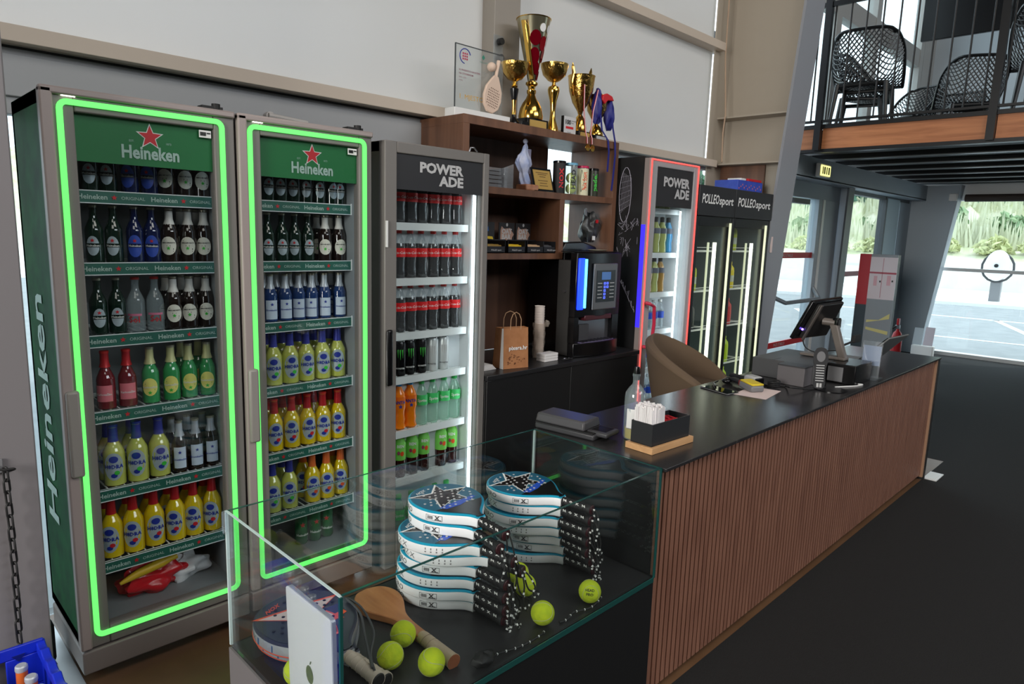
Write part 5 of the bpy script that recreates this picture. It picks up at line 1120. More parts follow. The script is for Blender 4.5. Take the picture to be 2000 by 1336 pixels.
def off(P, s):
    n = len(P); r = []
    for i in range(n):
        a = Vector(P[i-1]); b = Vector(P[(i+1) % n]); d = (b-a).normalized(); r.append((P[i][0]-d.y*s*-1*-1, P[i][1]+d.x*s*-1*-1)) if False else r.append((P[i][0]+d.y*s*-1, P[i][1]-d.x*s*-1))
    return r
area_sign = sum(OUT[i-1][0]*OUT[i][1]-OUT[i][0]*OUT[i-1][1] for i in range(len(OUT)))
def inset(s): return off(OUT, s if area_sign > 0 else -s) if False else off(OUT, -s if area_sign > 0 else s)
if sum(inset(.01)[i-1][0]*inset(.01)[i][1]-inset(.01)[i][0]*inset(.01)[i-1][1] for i in range(len(OUT)))**2 > area_sign**2:
    _ins = inset; inset = lambda s: _ins(-s)
TH = .036
def layered(levels):   # (inset, z) closed solid
    m = MB(); rings = [[(x, y, z) for x, y in inset(s)] for s, z in levels]; n = len(OUT); vs = [v for r_ in rings for v in r_]
    fs = [(k*n+i, k*n+(i+1) % n, (k+1)*n+(i+1) % n, (k+1)*n+i) for k in range(len(levels)-1) for i in range(n)]
    fs.append(tuple(range(n-1, -1, -1))); fs.append(tuple((len(levels)-1)*n+i for i in range(n))); return m.add(vs, fs)
left = [(-x, y) for x, y in HS]; cum = [0]
for i in range(1, len(left)): cum.append(cum[-1]+(Vector(left[i])-Vector(left[i-1])).length)
def side(s, z, out=.0008):   # point on the -x side, s metres from the tip
    s = max(0, min(cum[-1]-1e-5, s)); i = 1
    while cum[i] < s: i += 1
    u = (s-cum[i-1])/(cum[i]-cum[i-1]); a = Vector(left[i-1]); b = Vector(left[i]); p = a+(b-a)*u; d = (b-a).normalized()
    return (p.x+d.y*out, p.y-d.x*out, z)
def sidef(s0, z0): return lambda a, b, c=0: side(s0+a, z0+b)
def in_poly(P, x, y):
    c = False; n = len(P)
    for i in range(n):
        x1, y1 = P[i-1]; x2, y2 = P[i]
        if (y1 > y) != (y2 > y) and x < (x2-x1)*(y-y1)/(y2-y1)+x1: c = not c
    return c
STAR = [(.03, .112), (.026, .052), (.108, .035), (.044, .0), (.066, -.078), (.002, -.03), (-.068, -.07), (-.042, .006), (-.108, .066), (-.022, .055)]
def racket_tpl(kind, white, rim, face, starm, outl, words, barcode, dots, grip, gl, dotm, holes_m):
    it = [('frame', layered([(.004, 0), (.0012, .002), (.0, .006), (.0, TH-.007), (.0015, TH-.004)]), white, None),
          ('rim', layered([(.001, TH-.0065), (.0005, TH-.004), (.003, TH-.001), (.007, TH)]), rim, None),
          ('face', layered([(.008, TH-.001), (.008, TH+.0006)]), face, None)]
    Z = TH+.0009
    it.append(('star_outline', MB().flat([(x*1.07, y*1.07+.001) for x, y in STAR], lambda a, b: (a, b+.01, Z)), outl, 2))
    it.append(('star', MB().flat([(x*.95, y*.95) for x, y in STAR], lambda a, b: (a, b+.01, Z+.0004)), starm, 2))
    thr = [p for p in inset(.010) if p[1] < -.065]; thr = sorted([p for p in thr if p[0] < 0], key=lambda p: -p[1])+sorted([p for p in thr if p[0] >= 0], key=lambda p: p[1])
    it.append(('throat_panel', MB().flat(thr, lambda a, b: (a, b, Z+.0002)), black_gloss if kind != 'nav' else navy, 2))
    it.append(('throat_stripe', MB().flat([(-.075, -.055), (.085, -.03), (.088, -.045), (.0, -.075), (-.06, -.078)], lambda a, b: (a, b, Z+.0006)), mat('racket_blue', (30, 80, 190), .3) if kind != 'nav' else orange_p, 2))
    ho = MB()
    for i in range(-4, 5):
        for j in range(-3, 6):
            x, y = i*.024+(j % 2)*.012, j*.021
            if x*x+(y-.01)**2 < .098**2 and (i*3+j*5) % 4 != 1: ho.lathe([(.0045, 0), (.0045, .001), (.0001, .0012)], 8, c=(x, y, Z+.0006))
    it.append(('hole_rings', ho, holes_m, 2))
    it.append(('face_lettering', MB().text('NOX', .026, lambda a, b: (-.098+b*.6+.0, .075-a*.9+.02 if False else .095-b*.2-a*.0, Z+.0007) if False else (-.075+a*.75+b*.2, .080+a*.28+b*.9-.0, Z+.0007), bold=.02), dotm, 2))
    sl = MB(); 
    if words: sl.text(words, .0235, sidef(.115, .009), bold=.0, width=.075)
    if barcode:
        s0 = .262
        for a0, a1, b0, b1 in ((0, .060, 0, .0012), (0, .060, .0168, .018), (0, .0012, 0, .018), (.0588, .060, 0, .018)): sl.flat([(a0, b0), ((a0+a1)/2, b0), (a1, b0), (a1, b1), ((a0+a1)/2, b1), (a0, b1)], sidef(s0, .007))
        for q in range(6): sl.flat([(.006+q*.0035, .004), (.008+q*.0035, .004), (.008+q*.0035, .0145), (.006+q*.0035, .0145)], sidef(s0, .007))
        sl.text('X', .018, sidef(s0+.034, .0105), bold=.04, width=.017); sl.flat([(.032, .002), (.056, .002), (.056, .0045), (.032, .0045)], sidef(s0, .007))
    if dots:
        for q in range(4):
            sl.flat([(q*.019, .004), (q*.019+.005, .004), (q*.019+.005, .008), (q*.019, .008)], sidef(.262, .006)); sl.flat([(q*.019+.001, .012), (q*.019+.004, .012), (q*.019+.004, .019), (q*.019+.001, .019)], sidef(.262, .006))
    if sl.v: it.append(('side_lettering', sl, mid_grey if not barcode else dark_grey, 0))
    zc = TH/2
    it.append(('grip', MB().tube([(0, -.176, zc), (0, -.19, zc), (0, -.295, zc), (0, -.302, zc), (0, -.303, zc), (0, -.315, zc)], [.0165, .0155, .0160, .0165, .0195, .0195], 14), grip, None)); gi = len(it)-1
    wr_ = MB()
    for q in range(5): wr_.tube([(.0162*math.cos(a), -.198-q*.021-.004*math.sin(a*.5), zc+.0162*math.sin(a)) for a in [k*.63 for k in range(10)]], .0011, 4, closed=True)
    it.append(('grip_wrap_ridge', wr_, grip, gi))
    if gl:
        gt = MB()
        for q in range(4):
            for a0 in (2.7,):
                gt.text('NOXN'[q], .018, (lambda q, a0: lambda a, b, c=0: (.0170*math.cos(a0+b/.017), -.200-q*.027-a, zc+.0170*math.sin(a0-b/.017 if False else a0-b/.017)))(q, a0), bold=.05, res=1)
        it.append(('grip_lettering', gt, white_ink, gi))
    it.append(('end_cap', MB().tube([(0, -.3152, zc), (0, -.318, zc)], [.0175, .015], 14), mat('cap_maroon', (60, 20, 28), .4) if gl else black_matte, gi))
    tpl(kind, it)
racket_tpl('zero', racket_white, teal_m, teal_face, black_gloss, white_ink, 'ZERO', True, False, grip_black, True, white_ink, lightgrey_ink)
racket_tpl('ezx', racket_white, teal_m, teal_face, black_gloss, white_ink, 'EZ·X', False, True, grip_black, True, white_ink, lightgrey_ink)
racket_tpl('nav', silver_edge, mat('navy_rim', (44, 48, 66), .3), navy, mat('star_pinkish', (214, 196, 194), .4), orange_p, 'NOX', False, False, grip_white, False, orange_p, black_matte)

def cordx(parent, pts, name='wrist_cord'):
    o = Vector((0, 0, 0)); c = part(name, MB().tube(pts, .0028, 6), black_matte, parent, local=True)
    mk = MB(); P = [Vector(p) for p in pts]
    for i in range(3, len(P)-1, 5):
        d = (P[i+1]-P[i-1]).normalized(); mk.tube([P[i]-d*.0035, P[i]+d*.0035], .0032, 5)
    part('white_marks', mk, white_ink, c, local=True)
def catm(P, k=5):
    out = []
    for i in range(len(P)-1):
        p0 = Vector(P[max(0, i-1)]); p1 = Vector(P[i]); p2 = Vector(P[i+1]); p3 = Vector(P[min(len(P)-1, i+2)])
        for j in range(k):
            u = j/k; out.append(.5*((2*p1)+(p2-p0)*u+(2*p0-5*p1+4*p2-p3)*u*u+(3*p1-p0-3*p2+p3)*u**3))
    out.append(Vector(P[-1])); return out
deck = .4625
def stack(cx, cy, order, seq, jit, lab, grp, rz0):
    n = len(seq)
    for i, k in enumerate(seq):            # from the bottom up
        nx, ey, ang = jit[i]; rz = math.radians(ang); z = deck+i*.0351
        dx, dy = nx-.153*math.sin(rz)-cx, min(ey+.277, 1.513)-cy; rz0 = 0
        topn = n-1-i
        words = {'zero': 'ZERO', 'ezx': 'EZ-X'}[k]
        l = ('topmost' if topn == 0 else 'bottom' if i == 0 else ORD[topn]+' from top')+' teal and white racket reading '+words+', '+lab
        r = inst(k, 'padel_racket', (cx+dx, cy+dy, z), rz0+rz, l, 'racket', grp); r.scale = (.87, .87, .93)
        zc = TH/2; q = random.Random(i*7+int(cx*100)); drop = -(z-deck)/.93+.004
        s_ = q.choice((-1, 1)); dpt = drop*((.45, .75, .3, .95)[i % 4] if i > 1 else .98)
        pts = catm([(0, -.312, zc), (.006, -.330, zc-.004), (.012*s_+.006, -.343-q.uniform(0, .01), dpt*.35), (.016*s_, -.346-q.uniform(0, .012), dpt*.7), (.02*s_+.01, -.350, max(dpt, drop)), (.03*s_+.015, -.345+q.uniform(-.012, .012), max(dpt, drop)+.002 if i < 3 else dpt*.8), (.004, -.338, dpt*.5), (0, -.318, zc)], 5)
        cordx(r, pts)
    return
j1 = [(1.229, 1.223, 3.7), (1.221, 1.214, 4.8), (1.225, 1.218, 3.8), (1.234, 1.22, 2.6), (1.255, 1.194, 11), (1.233, 1.205, 8.7), (1.243, 1.24, -8), (1.254, 1.236, -4)]
stack(1.225, 1.487, 0, ['zero', 'zero', 'ezx', 'zero', 'ezx', 'ezx', 'zero', 'zero'], j1, 'nearer racket stack', 'rackets of the nearer stack', .03)
j2 = [(1.640, 1.24, 6), (1.639, 1.235, -1.4), (1.622, 1.236, -2.6), (1.611, 1.238, 2.7), (1.603, 1.24, 5.6), (1.615, 1.244, 4), (1.614, 1.237, 7)]
stack(1.545, 1.492, 0, ['ezx', 'zero', 'zero', 'ezx', 'zero', 'ezx', 'zero'], j2, 'farther racket stack', 'rackets of the farther stack', .06)
# loose cord coils on the deck
for k, (pts, lb) in enumerate((([(1.30, 1.13, 0), (1.27, 1.118, .006), (1.23, 1.12, .002), (1.20, 1.125, .0), (1.17, 1.13, .001), (1.13, 1.135, .006), (1.10, 1.13, .012)], 'black wrist cord with white marks lying along the front of the glass case'),
                              ([(1.56, 1.135, 0), (1.53, 1.12, .008), (1.49, 1.115, .004), (1.46, 1.125, 0), (1.42, 1.13, .006), (1.39, 1.125, .0), (1.36, 1.13, .0)], 'black wrist cord with white marks lying between the two front tennis balls'))):
    t = thing('wrist_cord', lb, 'cord', (pts[0][0], pts[0][1], deck)); P = catm([(a, b, deck+.004+c) for a, b, c in pts], 5)
    part('cord', MB().tube(P, .003, 6), black_matte, t); mk = MB()
    for i in range(2, len(P)-2, 4): mk.tube([P[i], P[i+1]*.4+P[i]*.6], .0036, 5)
    part('white_marks', mk, white_ink, t)
solo('cord_pouch', blob(MB(), (1.075, 1.135, deck+.02), (.035, .022, .018), 31, .2, 20, 12), black_matte, 'black cord toggle lying beside the wooden racket end', 'toggle')
# navy rackets on the left
NAVW = [('lower', 0, (.022, .030, .07)), ('upper', 1, (.0, .0, 0.0))]
for lb, i, (dx, dy, rz) in NAVW:
    r = inst('nav', 'padel_racket', (.798+dx, 1.515+dy, deck+i*(TH+.0018)), .02+rz, ('upper' if i else 'lower')+' navy racket with orange accents and beige grip, behind the silver laptop', 'racket', 'navy rackets')
    part('throat_frame', MB().tube([(-.018, -.115, TH+.002), (.018, -.115, TH+.002), (.03, -.088, TH+.002), (-.03, -.088, TH+.002)], .0035, 6, closed=True), orange_p, r, local=True)
    part('side_stripe', MB().flat([(.10, .008), (.14, .008), (.20, .008), (.26, .008), (.26, .026), (.20, .026), (.14, .026), (.10, .026)], lambda a, b: side(a, b, .0006)), mat('edge_blue', (36, 84, 130), .3), r, local=True, smooth=False)
    part('side_line', MB().box(0, 0, 0, .0001, .0001, .0001) if False else MB().tube([side(.02+k*.02, .006, .001) for k in range(17)], .0012, 5), orange_p, r, local=True)
    if i: part('wrist_cord', MB().tube(catm([(0, -.30, .036), (.03, -.24, .034), (.09, -.165, .036), (.122, -.06, .042), (.116, .0, .044), (.100, -.09, .046), (.055, -.18, .038), (.0, -.29, .037)], 5), .003, 6), mat('cord_grey', (70, 72, 74), .6), r, local=True)
# wooden paddle
t = thing('wooden_beach_racket', 'varnished wooden bat with beige wrapped handle lying in front of the racket stack', 'racket', (1.04, 1.45, deck))
def wpf(a, b, c=0):
    cs, sn = math.cos(.055), math.sin(.055); return (1.033+a*cs-b*sn*-1, 1.515+a*sn*-1*-1*0-a*sn+b*cs, deck+.002+c)
WP = smoothp([(0, .100), (.035, .092), (.058, .066), (.066, .028), (.058, -.012), (.040, -.048), (.024, -.080), (.0165, -.115), (.015, -.16), (.0155, -.20)], 3)
WP2 = [(-x, y) for x, y in reversed(WP)]+WP[1:]
part('blade', MB().prism(WP2, 0, .022, wpf), racket_wood, t, bevel=.003)
gp = part('grip', MB().tube([wpf(0, -.192, .012), wpf(0, -.2, .012), wpf(0, -.325, .014), wpf(0, -.335, .014)], [.016, .0178, .019, .0205], 14), mat('grip_linen', (196, 176, 152), .85, bump=.4, nscale=90), t)
for k in range(5): part('wrap_line', MB().tube([wpf(.0186*math.cos(a), -.215-k*.024-.006*math.sin(a), .0125+.0186*math.sin(a)) for a in [q*.52 for q in range(12)]], .0006, 4, closed=True), mat('grip_seam', (150, 134, 116), .9), gp)
part('end_grain', MB().tube([wpf(0, -.3352, .014), wpf(0, -.3362, .014)], .0195, 14), mat('end_wood', (150, 90, 60), .5), gp)
# tennis balls
ballmesh = MB().ball((0, 0, 0), .0335, 28, 18).mesh('felt', lime_felt)
sp = []
for k in range(60):
    q = 2*math.pi*k/60; a_ = .44*math.pi*.5; v = Vector((math.cos(q)+.32*math.cos(3*q), math.sin(q)-.32*math.sin(3*q), 1.05*math.sin(2*q))).normalized()*.0336; sp.append(v)
seammesh = MB().tube(sp, .0008, 5, closed=True).mesh('seam', seam_m)
def ball(x, y, label, rot, z=None):
    r = bpy.data.objects.new('tennis_ball', None); COL.objects.link(r); r.location = (x, y, deck+.034 if z is None else z); r.rotation_euler = rot
    tagit(r, label, 'ball', 'loose tennis balls')
    for n_, me in (('felt', ballmesh), ('seam', seammesh)):
        o = bpy.data.objects.new(n_, me); COL.objects.link(o); o.parent = r
    return r
ball(.975, 1.340, 'tennis ball touching the wooden bat handle, highest of the front trio', (1, .4, .3))
ball(.897, 1.286, 'tennis ball between the beige grips and the wooden bat, leftmost of the front trio', (.2, 1.2, .3))
ball(.957, 1.197, 'tennis ball nearest the bottom edge, below the wooden bat grip', (1.9, .4, 1.3))
b5 = ball(1.323, 1.161, 'tennis ball alone by the front glass, left of the lettered ball', (.9, 1.4, .1))
b6 = ball(1.514, 1.145, 'tennis ball with printed black lettering near the front glass', (.5, .2, 2.0))
ball(.700, 1.385, 'tennis ball partly hidden behind the silver laptop', (.5, 1.2, 2.0))
ball(1.432, 1.365, 'tennis ball between the two racket stacks, nearer one', (.5, 2.2, 2.0))
ball(1.492, 1.270, 'tennis ball under the farther stack handles', (.9, .2, .7)) if False else None
ball(1.395, 1.300, 'tennis ball half hidden by the nearer stack handles', (.9, .2, .7))
vd = (Vector((0, 0, 1.55))-Vector((1.514, 1.145, .497))).normalized(); sxv = Vector((0, 0, 1)).cross(vd).normalized(); syv = vd.cross(sxv)
def bf(a, b, c=0):
    p = (vd+sxv*(a/.0335)+syv*(b/.0335)).normalized()*.0342; return tuple(p)
lt = part('lettering', MB().text('HEAD', .011, lambda a, b: bf(a, b-.001), bold=.02, center=True).text('PRO', .012, lambda a, b: bf(a, b-.014), bold=.02, center=True), black_ink, b6, local=True)
lt.matrix_parent_inverse = Matrix.Identity(4); b6.rotation_euler = (0, 0, 0)
# laptop standing against the end glass
t = thing('silver_laptop', 'closed silver laptop standing upright against the near end glass', 'laptop', (.668, 1.25, deck))
def lp(a, b, c=0): return (.6545+c+(.295-b)*.02, 1.345-a, deck+.001+b)
def rrect(w, h, r, n=5):
    P = []
    for cx, cy, a0 in ((w-r, r, -90), (w-r, h-r, 0), (r, h-r, 90), (r, r, 180)):
        for k in range(n+1): a = math.radians(a0+90*k/n); P.append((cx+r*math.cos(a), cy+r*math.sin(a)))
    return P
part('lid', MB().prism(rrect(.195, .288, .010), 0, .004, lp), mat('silver_lid', (226, 226, 228), .4), t, bevel=.0008)
part('base', MB().prism(rrect(.195, .288, .010), .0045, .013, lp), mat('silver_base', (180, 182, 186), .3, metal=.4), t, bevel=.001)
lg = MB(); lg.flat([(.1*math.cos(a)*.16+.0975, .115+.022*math.sin(a)) for a in [k*.45 for k in range(14)]], lambda a, b: lp(a, b, -.0004)).flat([(.098, .140), (.104, .143), (.108, .152), (.102, .149)], lambda a, b: lp(a, b, -.0004))
part('fruit_logo', lg, mat('logo_green_reflection', (150, 168, 90), .12, metal=.7), t, smooth=False)  # green reflection of the balls painted into the logo colour

# ================================================================== THINGS ON THE COUNTER
zt = .8305
t = thing('cash_tray_scale', 'dark grey counter device with a sliding front tray, at the glass case end', 'device', (1.93, 1.5, zt))
cs = Matrix.Translation((1.873, 1.54, 0)) @ Matrix.Rotation(.13, 4, 'Z')
part('lower_shell', B(-.052, -.125, zt, .065, .13, zt+.022, cs), dark_grey, t, bevel=.006)
part('upper_shell', MB().hexa([cs @ Vector(p) for p in ((-.052, -.085, zt+.026), (.065, -.085, zt+.026), (.065, .13, zt+.026), (-.052, .13, zt+.026))], [cs @ Vector(p) for p in ((-.046, -.080, zt+.060), (.060, -.080, zt+.060), (.060, .125, zt+.060), (-.046, .125, zt+.060))]), mat('device_grey', (72, 71, 74), .4), t, bevel=.007)
part('front_tray', B(-.03, -.165, zt+.012, .062, -.08, zt+.03, cs), dark_grey, t, bevel=.006); part('display_window', B(-.012, -.150, zt+.0302, .05, -.092, zt+.0312, cs), black_gloss, t, smooth=False)
part('gap_seam', B(-.0515, -.12, zt+.0225, .064, .128, zt+.026, cs), black_matte, t, smooth=False)
# bottle
t = thing('alcohol_bottle', 'clear glass bottle with black stopper behind the straw box', 'bottle', (1.985, 1.345, zt))
c_ = (1.985, 1.345, zt)
RB = .037
part('glass_body', MB().lathe([(.0001, .002), (.034, .001), (.038, .01), (.038, .15), (.036, .168), (.024, .188), (.013, .20), (.0125, .226), (.015, .23), (.015, .238)], 28, c=c_), clear_b, t)
part('white_label', (lambda m: m.add([Vector(v)+Vector(c_) for v in (lambda q: (wrap(q, [(-.02, .045), (0, .045), (.02, .045), (.02, .08), (.02, .115), (0, .115), (-.02, .115), (-.02, .08)], .038, 0, a0=-1.2, th=.001), q.v)[1])(MB())], [tuple(f) for f in (lambda q: (wrap(q, [(-.02, .045), (0, .045), (.02, .045), (.02, .08), (.02, .115), (0, .115), (-.02, .115), (-.02, .08)], .038, 0, a0=-1.2), q.f)[1])(MB())]))(MB()), white_plastic, t)
part('yellow_liquid', MB().lathe([(.0001, .004), (.031, .004), (.032, .04), (.0001, .04)], 20, c=c_), mat('amber_liquid', (190, 170, 60), .2), t)
part('stopper', MB().lathe([(.011, .215), (.012, .245), (.009, .262), (.0001, .263)], 16, c=c_), black_gloss, t)
part('red_print', MB().box(1.975, 1.325, zt+.13, 1.99, 1.328, zt+.175), mat('rose_print', (230, 70, 100), .5), t, bevel=.003)
# straw box on beech board
t = thing('beech_board', 'thick beech block under the black straw box', 'board', (2.0, 1.23, zt))
cs = Matrix.Translation((1.872, 1.190, 0)) @ Matrix.Rotation(-.045, 4, 'Z')
part('block', B(0, 0, zt, .245, .112, zt+.022, cs), beech, t, bevel=.001)
t = thing('straw_box', 'open black box with white straws and red sachets on the beech block', 'box', (2.0, 1.23, zt+.022))
z0 = zt+.0225
part('box_wall', MB().box(.012, .012, z0, .232, .016, z0+.076, cs), mat('box_charcoal', (36, 37, 40), .5), t, smooth=False); part('box_wall', MB().box(.012, .096, z0, .232, .100, z0+.076, cs), MATS['box_charcoal'], t, smooth=False)
part('box_wall', MB().box(.012, .016, z0, .016, .096, z0+.076, cs), MATS['box_charcoal'], t, smooth=False); part('box_wall', MB().box(.228, .016, z0, .232, .096, z0+.076, cs), MATS['box_charcoal'], t, smooth=False)
part('divider', MB().box(.088, .016, z0, .091, .096, z0+.070, cs), MATS['box_charcoal'], t, smooth=False); part('box_floor', MB().box(.012, .012, z0, .232, .100, z0+.003, cs), MATS['box_charcoal'], t, smooth=False)
k = 0
sticks = B(0, 0, 0, .0087, .0053, .118).mesh('sugar_stick', mat('stick_paper', (240, 236, 236), .6), smooth=False)
for i in range(8):
    for j in range(14):
        o = bpy.data.objects.new('sugar_stick', sticks); COL.objects.link(o); p = cs @ Vector((.0175+i*.0088, .0185+j*.0055, z0+.003+rnd.uniform(0, .013)))
        o.location = p; o.rotation_euler = (rnd.uniform(-.03, .03), rnd.uniform(-.03, .03), -.045+rnd.uniform(-.05, .05)); o['label'] = 'white paper sugar stick standing in the left half of the straw box'; o['category'] = 'sugar stick'; o['group'] = 'sugar sticks in the straw box'
sach = MB().box(-.026, -.006, -.0015, .026, .006, .0015).mesh('sachet', mat('sachet_red', (196, 22, 40), .4), smooth=False)
for i in range(34):
    o = bpy.data.objects.new('red_sachet', sach); COL.objects.link(o); p = cs @ Vector((.130+rnd.uniform(0, .06), .046+rnd.uniform(0, .022), z0+.04+i*.0006+rnd.uniform(0, .01)))
    o.location = p; o.rotation_euler = (rnd.uniform(-.4, .4), rnd.uniform(-.3, .3), rnd.uniform(0, 3)); o['label'] = 'red sugar sachet lying in the right half of the straw box'; o['category'] = 'sachet'; o['group'] = 'red sachets in the straw box'
# papers, tablet, terminal
solo('paper_sheet', MB().hexa([(2.96, 1.30, zt), (3.19, 1.33, zt), (3.17, 1.47, zt), (2.94, 1.45, zt)], [(2.96, 1.30, zt+.001), (3.19, 1.33, zt+.001), (3.17, 1.47, zt+.001), (2.94, 1.45, zt+.001)]), paper, 'pinkish printed paper sheet under the card terminal', 'paper')
t = thing('phone', 'black smartphone with shiny screen lying left of the paper', 'phone', (2.95, 1.53, zt))
cs = Matrix.Translation((2.955, 1.53, 0)) @ Matrix.Rotation(-.25, 4, 'Z')
part('case', B(-.04, -.085, zt, .04, .085, zt+.007, cs), black_gloss, t, bevel=.003); part('screen', B(-.036, -.08, zt+.0071, .036, .08, zt+.0075, cs), mat('screen_black', (8, 8, 9), .03), t, smooth=False); part('frame_edge', B(-.041, -.086, zt+.002, .041, .086, zt+.004, cs), alu, t, bevel=.002)
t = thing('card_terminal', 'grey card payment terminal with a yellow rounded top', 'terminal', (3.10, 1.44, zt))
cs = Matrix.Translation((3.09, 1.435, zt)) @ Matrix.Rotation(-.5, 4, 'Z') @ Matrix.Rotation(.05, 4, 'X')
part('grey_shell', B(-.035, -.055, .002, .035, .055, .036, cs), mid_grey, t, bevel=.010); part('yellow_top', B(-.033, -.052, .034, .033, .05, .044, cs), mat('yellow_plastic', (222, 196, 40), .35), t, bevel=.008)
part('black_handle', B(-.02, .05, .008, .02, .16, .026, cs), black_matte, t, bevel=.008); part('red_band', B(-.034, .045, .01, .034, .06, .037, cs), mat('dull_red', (120, 50, 50), .5), t, bevel=.004)
t = thing('barcode_scanner', 'black and grey handheld scanner lying behind the card terminal', 'scanner', (3.2, 1.52, zt))
cs = Matrix.Translation((3.23, 1.50, zt)) @ Matrix.Rotation(-.35, 4, 'Z')
part('scanner_head', B(-.03, -.05, .002, .03, .03, .045, cs), mat('light_shell', (176, 176, 176), .35), t, bevel=.012); part('scanner_window', B(-.028, -.055, .01, .028, -.048, .04, cs), black_gloss, t, bevel=.004); part('scanner_grip', B(-.016, .03, .002, .016, .15, .028, cs), black_matte, t, bevel=.01)
t = thing('sunglasses', 'black folded sunglasses lying near the scanner', 'glasses', (3.05, 1.6, zt))
part('frame_arm', MB().tube([(2.98, 1.56, zt+.012), (3.03, 1.60, zt+.014), (3.10, 1.615, zt+.012)], .004), black_gloss, t); part('lens', MB().ball((3.12, 1.58, zt+.016), .022, 14, 8, (1, 1, .6)), black_gloss, t); part('lens', MB().ball((3.165, 1.59, zt+.016), .022, 14, 8, (1, 1, .6)), black_gloss, t)
solo('black_cable', MB().tube(catm([(3.30, 1.50, zt+.004), (3.24, 1.42, zt+.004), (3.30, 1.36, zt+.004), (3.22, 1.30, zt+.02), (3.28, 1.27, zt+.012), (3.34, 1.25, zt+.004), (3.45, 1.22, zt+.004)], 6), .004, 8), black_matte, 'black cable curling in front of the cash drawer', 'cable')
solo('coiled_cord', MB().tube([(3.24+.03*math.cos(k*.5), 1.39+.028*math.sin(k*.5), zt+.004+k*.0008) for k in range(40)], .0035, 6), black_matte, 'black coiled cable beside the card terminal', 'cable')
# till
t = thing('cash_till', 'wide flat dark cash drawer under the till screen', 'cash drawer', (3.65, 1.45, zt))
part('drawer_body', B(3.465, 1.285, zt, 3.90, 1.615, zt+.098), mat('drawer_grey', (78, 78, 80), .45), t, bevel=.003); part('top_slot', B(3.47, 1.50, zt+.098, 3.56, 1.502, zt+.0985), black_matte, t, smooth=False); part('drawer_front', B(3.48, 1.617, zt+.01, 3.89, 1.622, zt+.088), black_panel, t)
t = thing('receipt_printer', 'small grey receipt printer box in front of the cash drawer', 'printer', (3.41, 1.36, zt))
part('housing', B(3.365, 1.295, zt, 3.463, 1.432, zt+.094), mat('printer_grey', (104, 100, 102), .5), t, bevel=.002); part('top_cover', B(3.363, 1.293, zt+.094, 3.463, 1.434, zt+.100), dark_grey, t, bevel=.001)
t = thing('till_base_unit', 'black box unit right of the cash drawer carrying the screen stand', 'till unit', (3.7, 1.2, zt))
part('box', B(3.62, 1.14, zt, 3.86, 1.28, zt+.102), black_gloss, t, bevel=.004); part('grey_port_panel', B(3.614, 1.20, zt+.01, 3.620, 1.275, zt+.085), mid_grey, t, bevel=.001)
t = thing('till_screen', 'black till monitor tilted on a grey stand, seen from behind', 'monitor', (3.75, 1.35, zt+.1))
A_, Bq, C_, D_ = Vector((3.6, 1.374, 1.239)), Vector((3.9, 1.332, 1.25)), Vector((3.9, 1.408, 1.033)), Vector((3.6, 1.469, 1.029))
nn = (Bq-A_).cross(D_-A_).normalized(); nn = nn if nn.y > 0 else -nn
def slab(a, b, c, d, t0, t1): return MB().hexa([p+nn*t0 for p in (a, b, c, d)], [p+nn*t1 for p in (a, b, c, d)])
part('screen_panel', slab(A_, Bq, C_, D_, .0, .022), black_gloss, t, bevel=.006)
mid = lambda u, v: A_*(1-u)*(1-v)+Bq*u*(1-v)+C_*u*v+D_*(1-u)*v
part('rear_housing', slab(mid(.14, .06), mid(.95, .06), mid(.90, .94), mid(.14, .94), -.022, .0), mat('rear_black', (30, 28, 27), .35), t, bevel=.006)
part('rear_ridge', slab(mid(.14, .05), mid(.20, .05), mid(.20, .96), mid(.14, .96), -.03, -.02), mat('ridge_grey', (84, 78, 74), .3), t, bevel=.002)
part('power_lamp', MB().ball(mid(.10, .72)-nn*.006, .006), purple_dot, t)
j = Vector((3.75, 1.345, 1.118))
part('pivot_block', MB().box(3.745, 1.295, 1.095, 3.80, 1.325, 1.15), black_gloss, t, bevel=.006); part('pivot_knuckle', MB().cyl((3.75, 1.375, 1.128), (3.76, 1.315, 1.125), .02), mat('stand_taupe', (112, 104, 98), .4), t)
part('stand_arm', MB().hexa([(3.735, 1.235, .94), (3.775, 1.235, .94), (3.775, 1.275, .94), (3.735, 1.275, .94)], [(3.735, 1.295, 1.115), (3.775, 1.295, 1.115), (3.775, 1.335, 1.115), (3.735, 1.335, 1.115)]), MATS['stand_taupe'], t, bevel=.005)
part('stand_foot', B(3.72, 1.235, .933, 3.79, 1.47, .947), MATS['stand_taupe'], t, bevel=.004)
part('cable', MB().tube(catm([tuple(mid(.15, .9)-nn*.02), (3.66, 1.42, .99), (3.69, 1.38, .965), (3.72, 1.34, .97), (3.74, 1.32, .975), (3.79, 1.27, .98)], 6), .0035, 6), black_matte, t)
part('card_reader', B(3.90, 1.25, 1.01, 3.99, 1.27, 1.05), black_matte, t, bevel=.003); part('reader_arm', MB().tube([(3.765, 1.28, 1.0), (3.85, 1.27, 1.01), (3.92, 1.262, 1.02)], .006), black_matte, t)
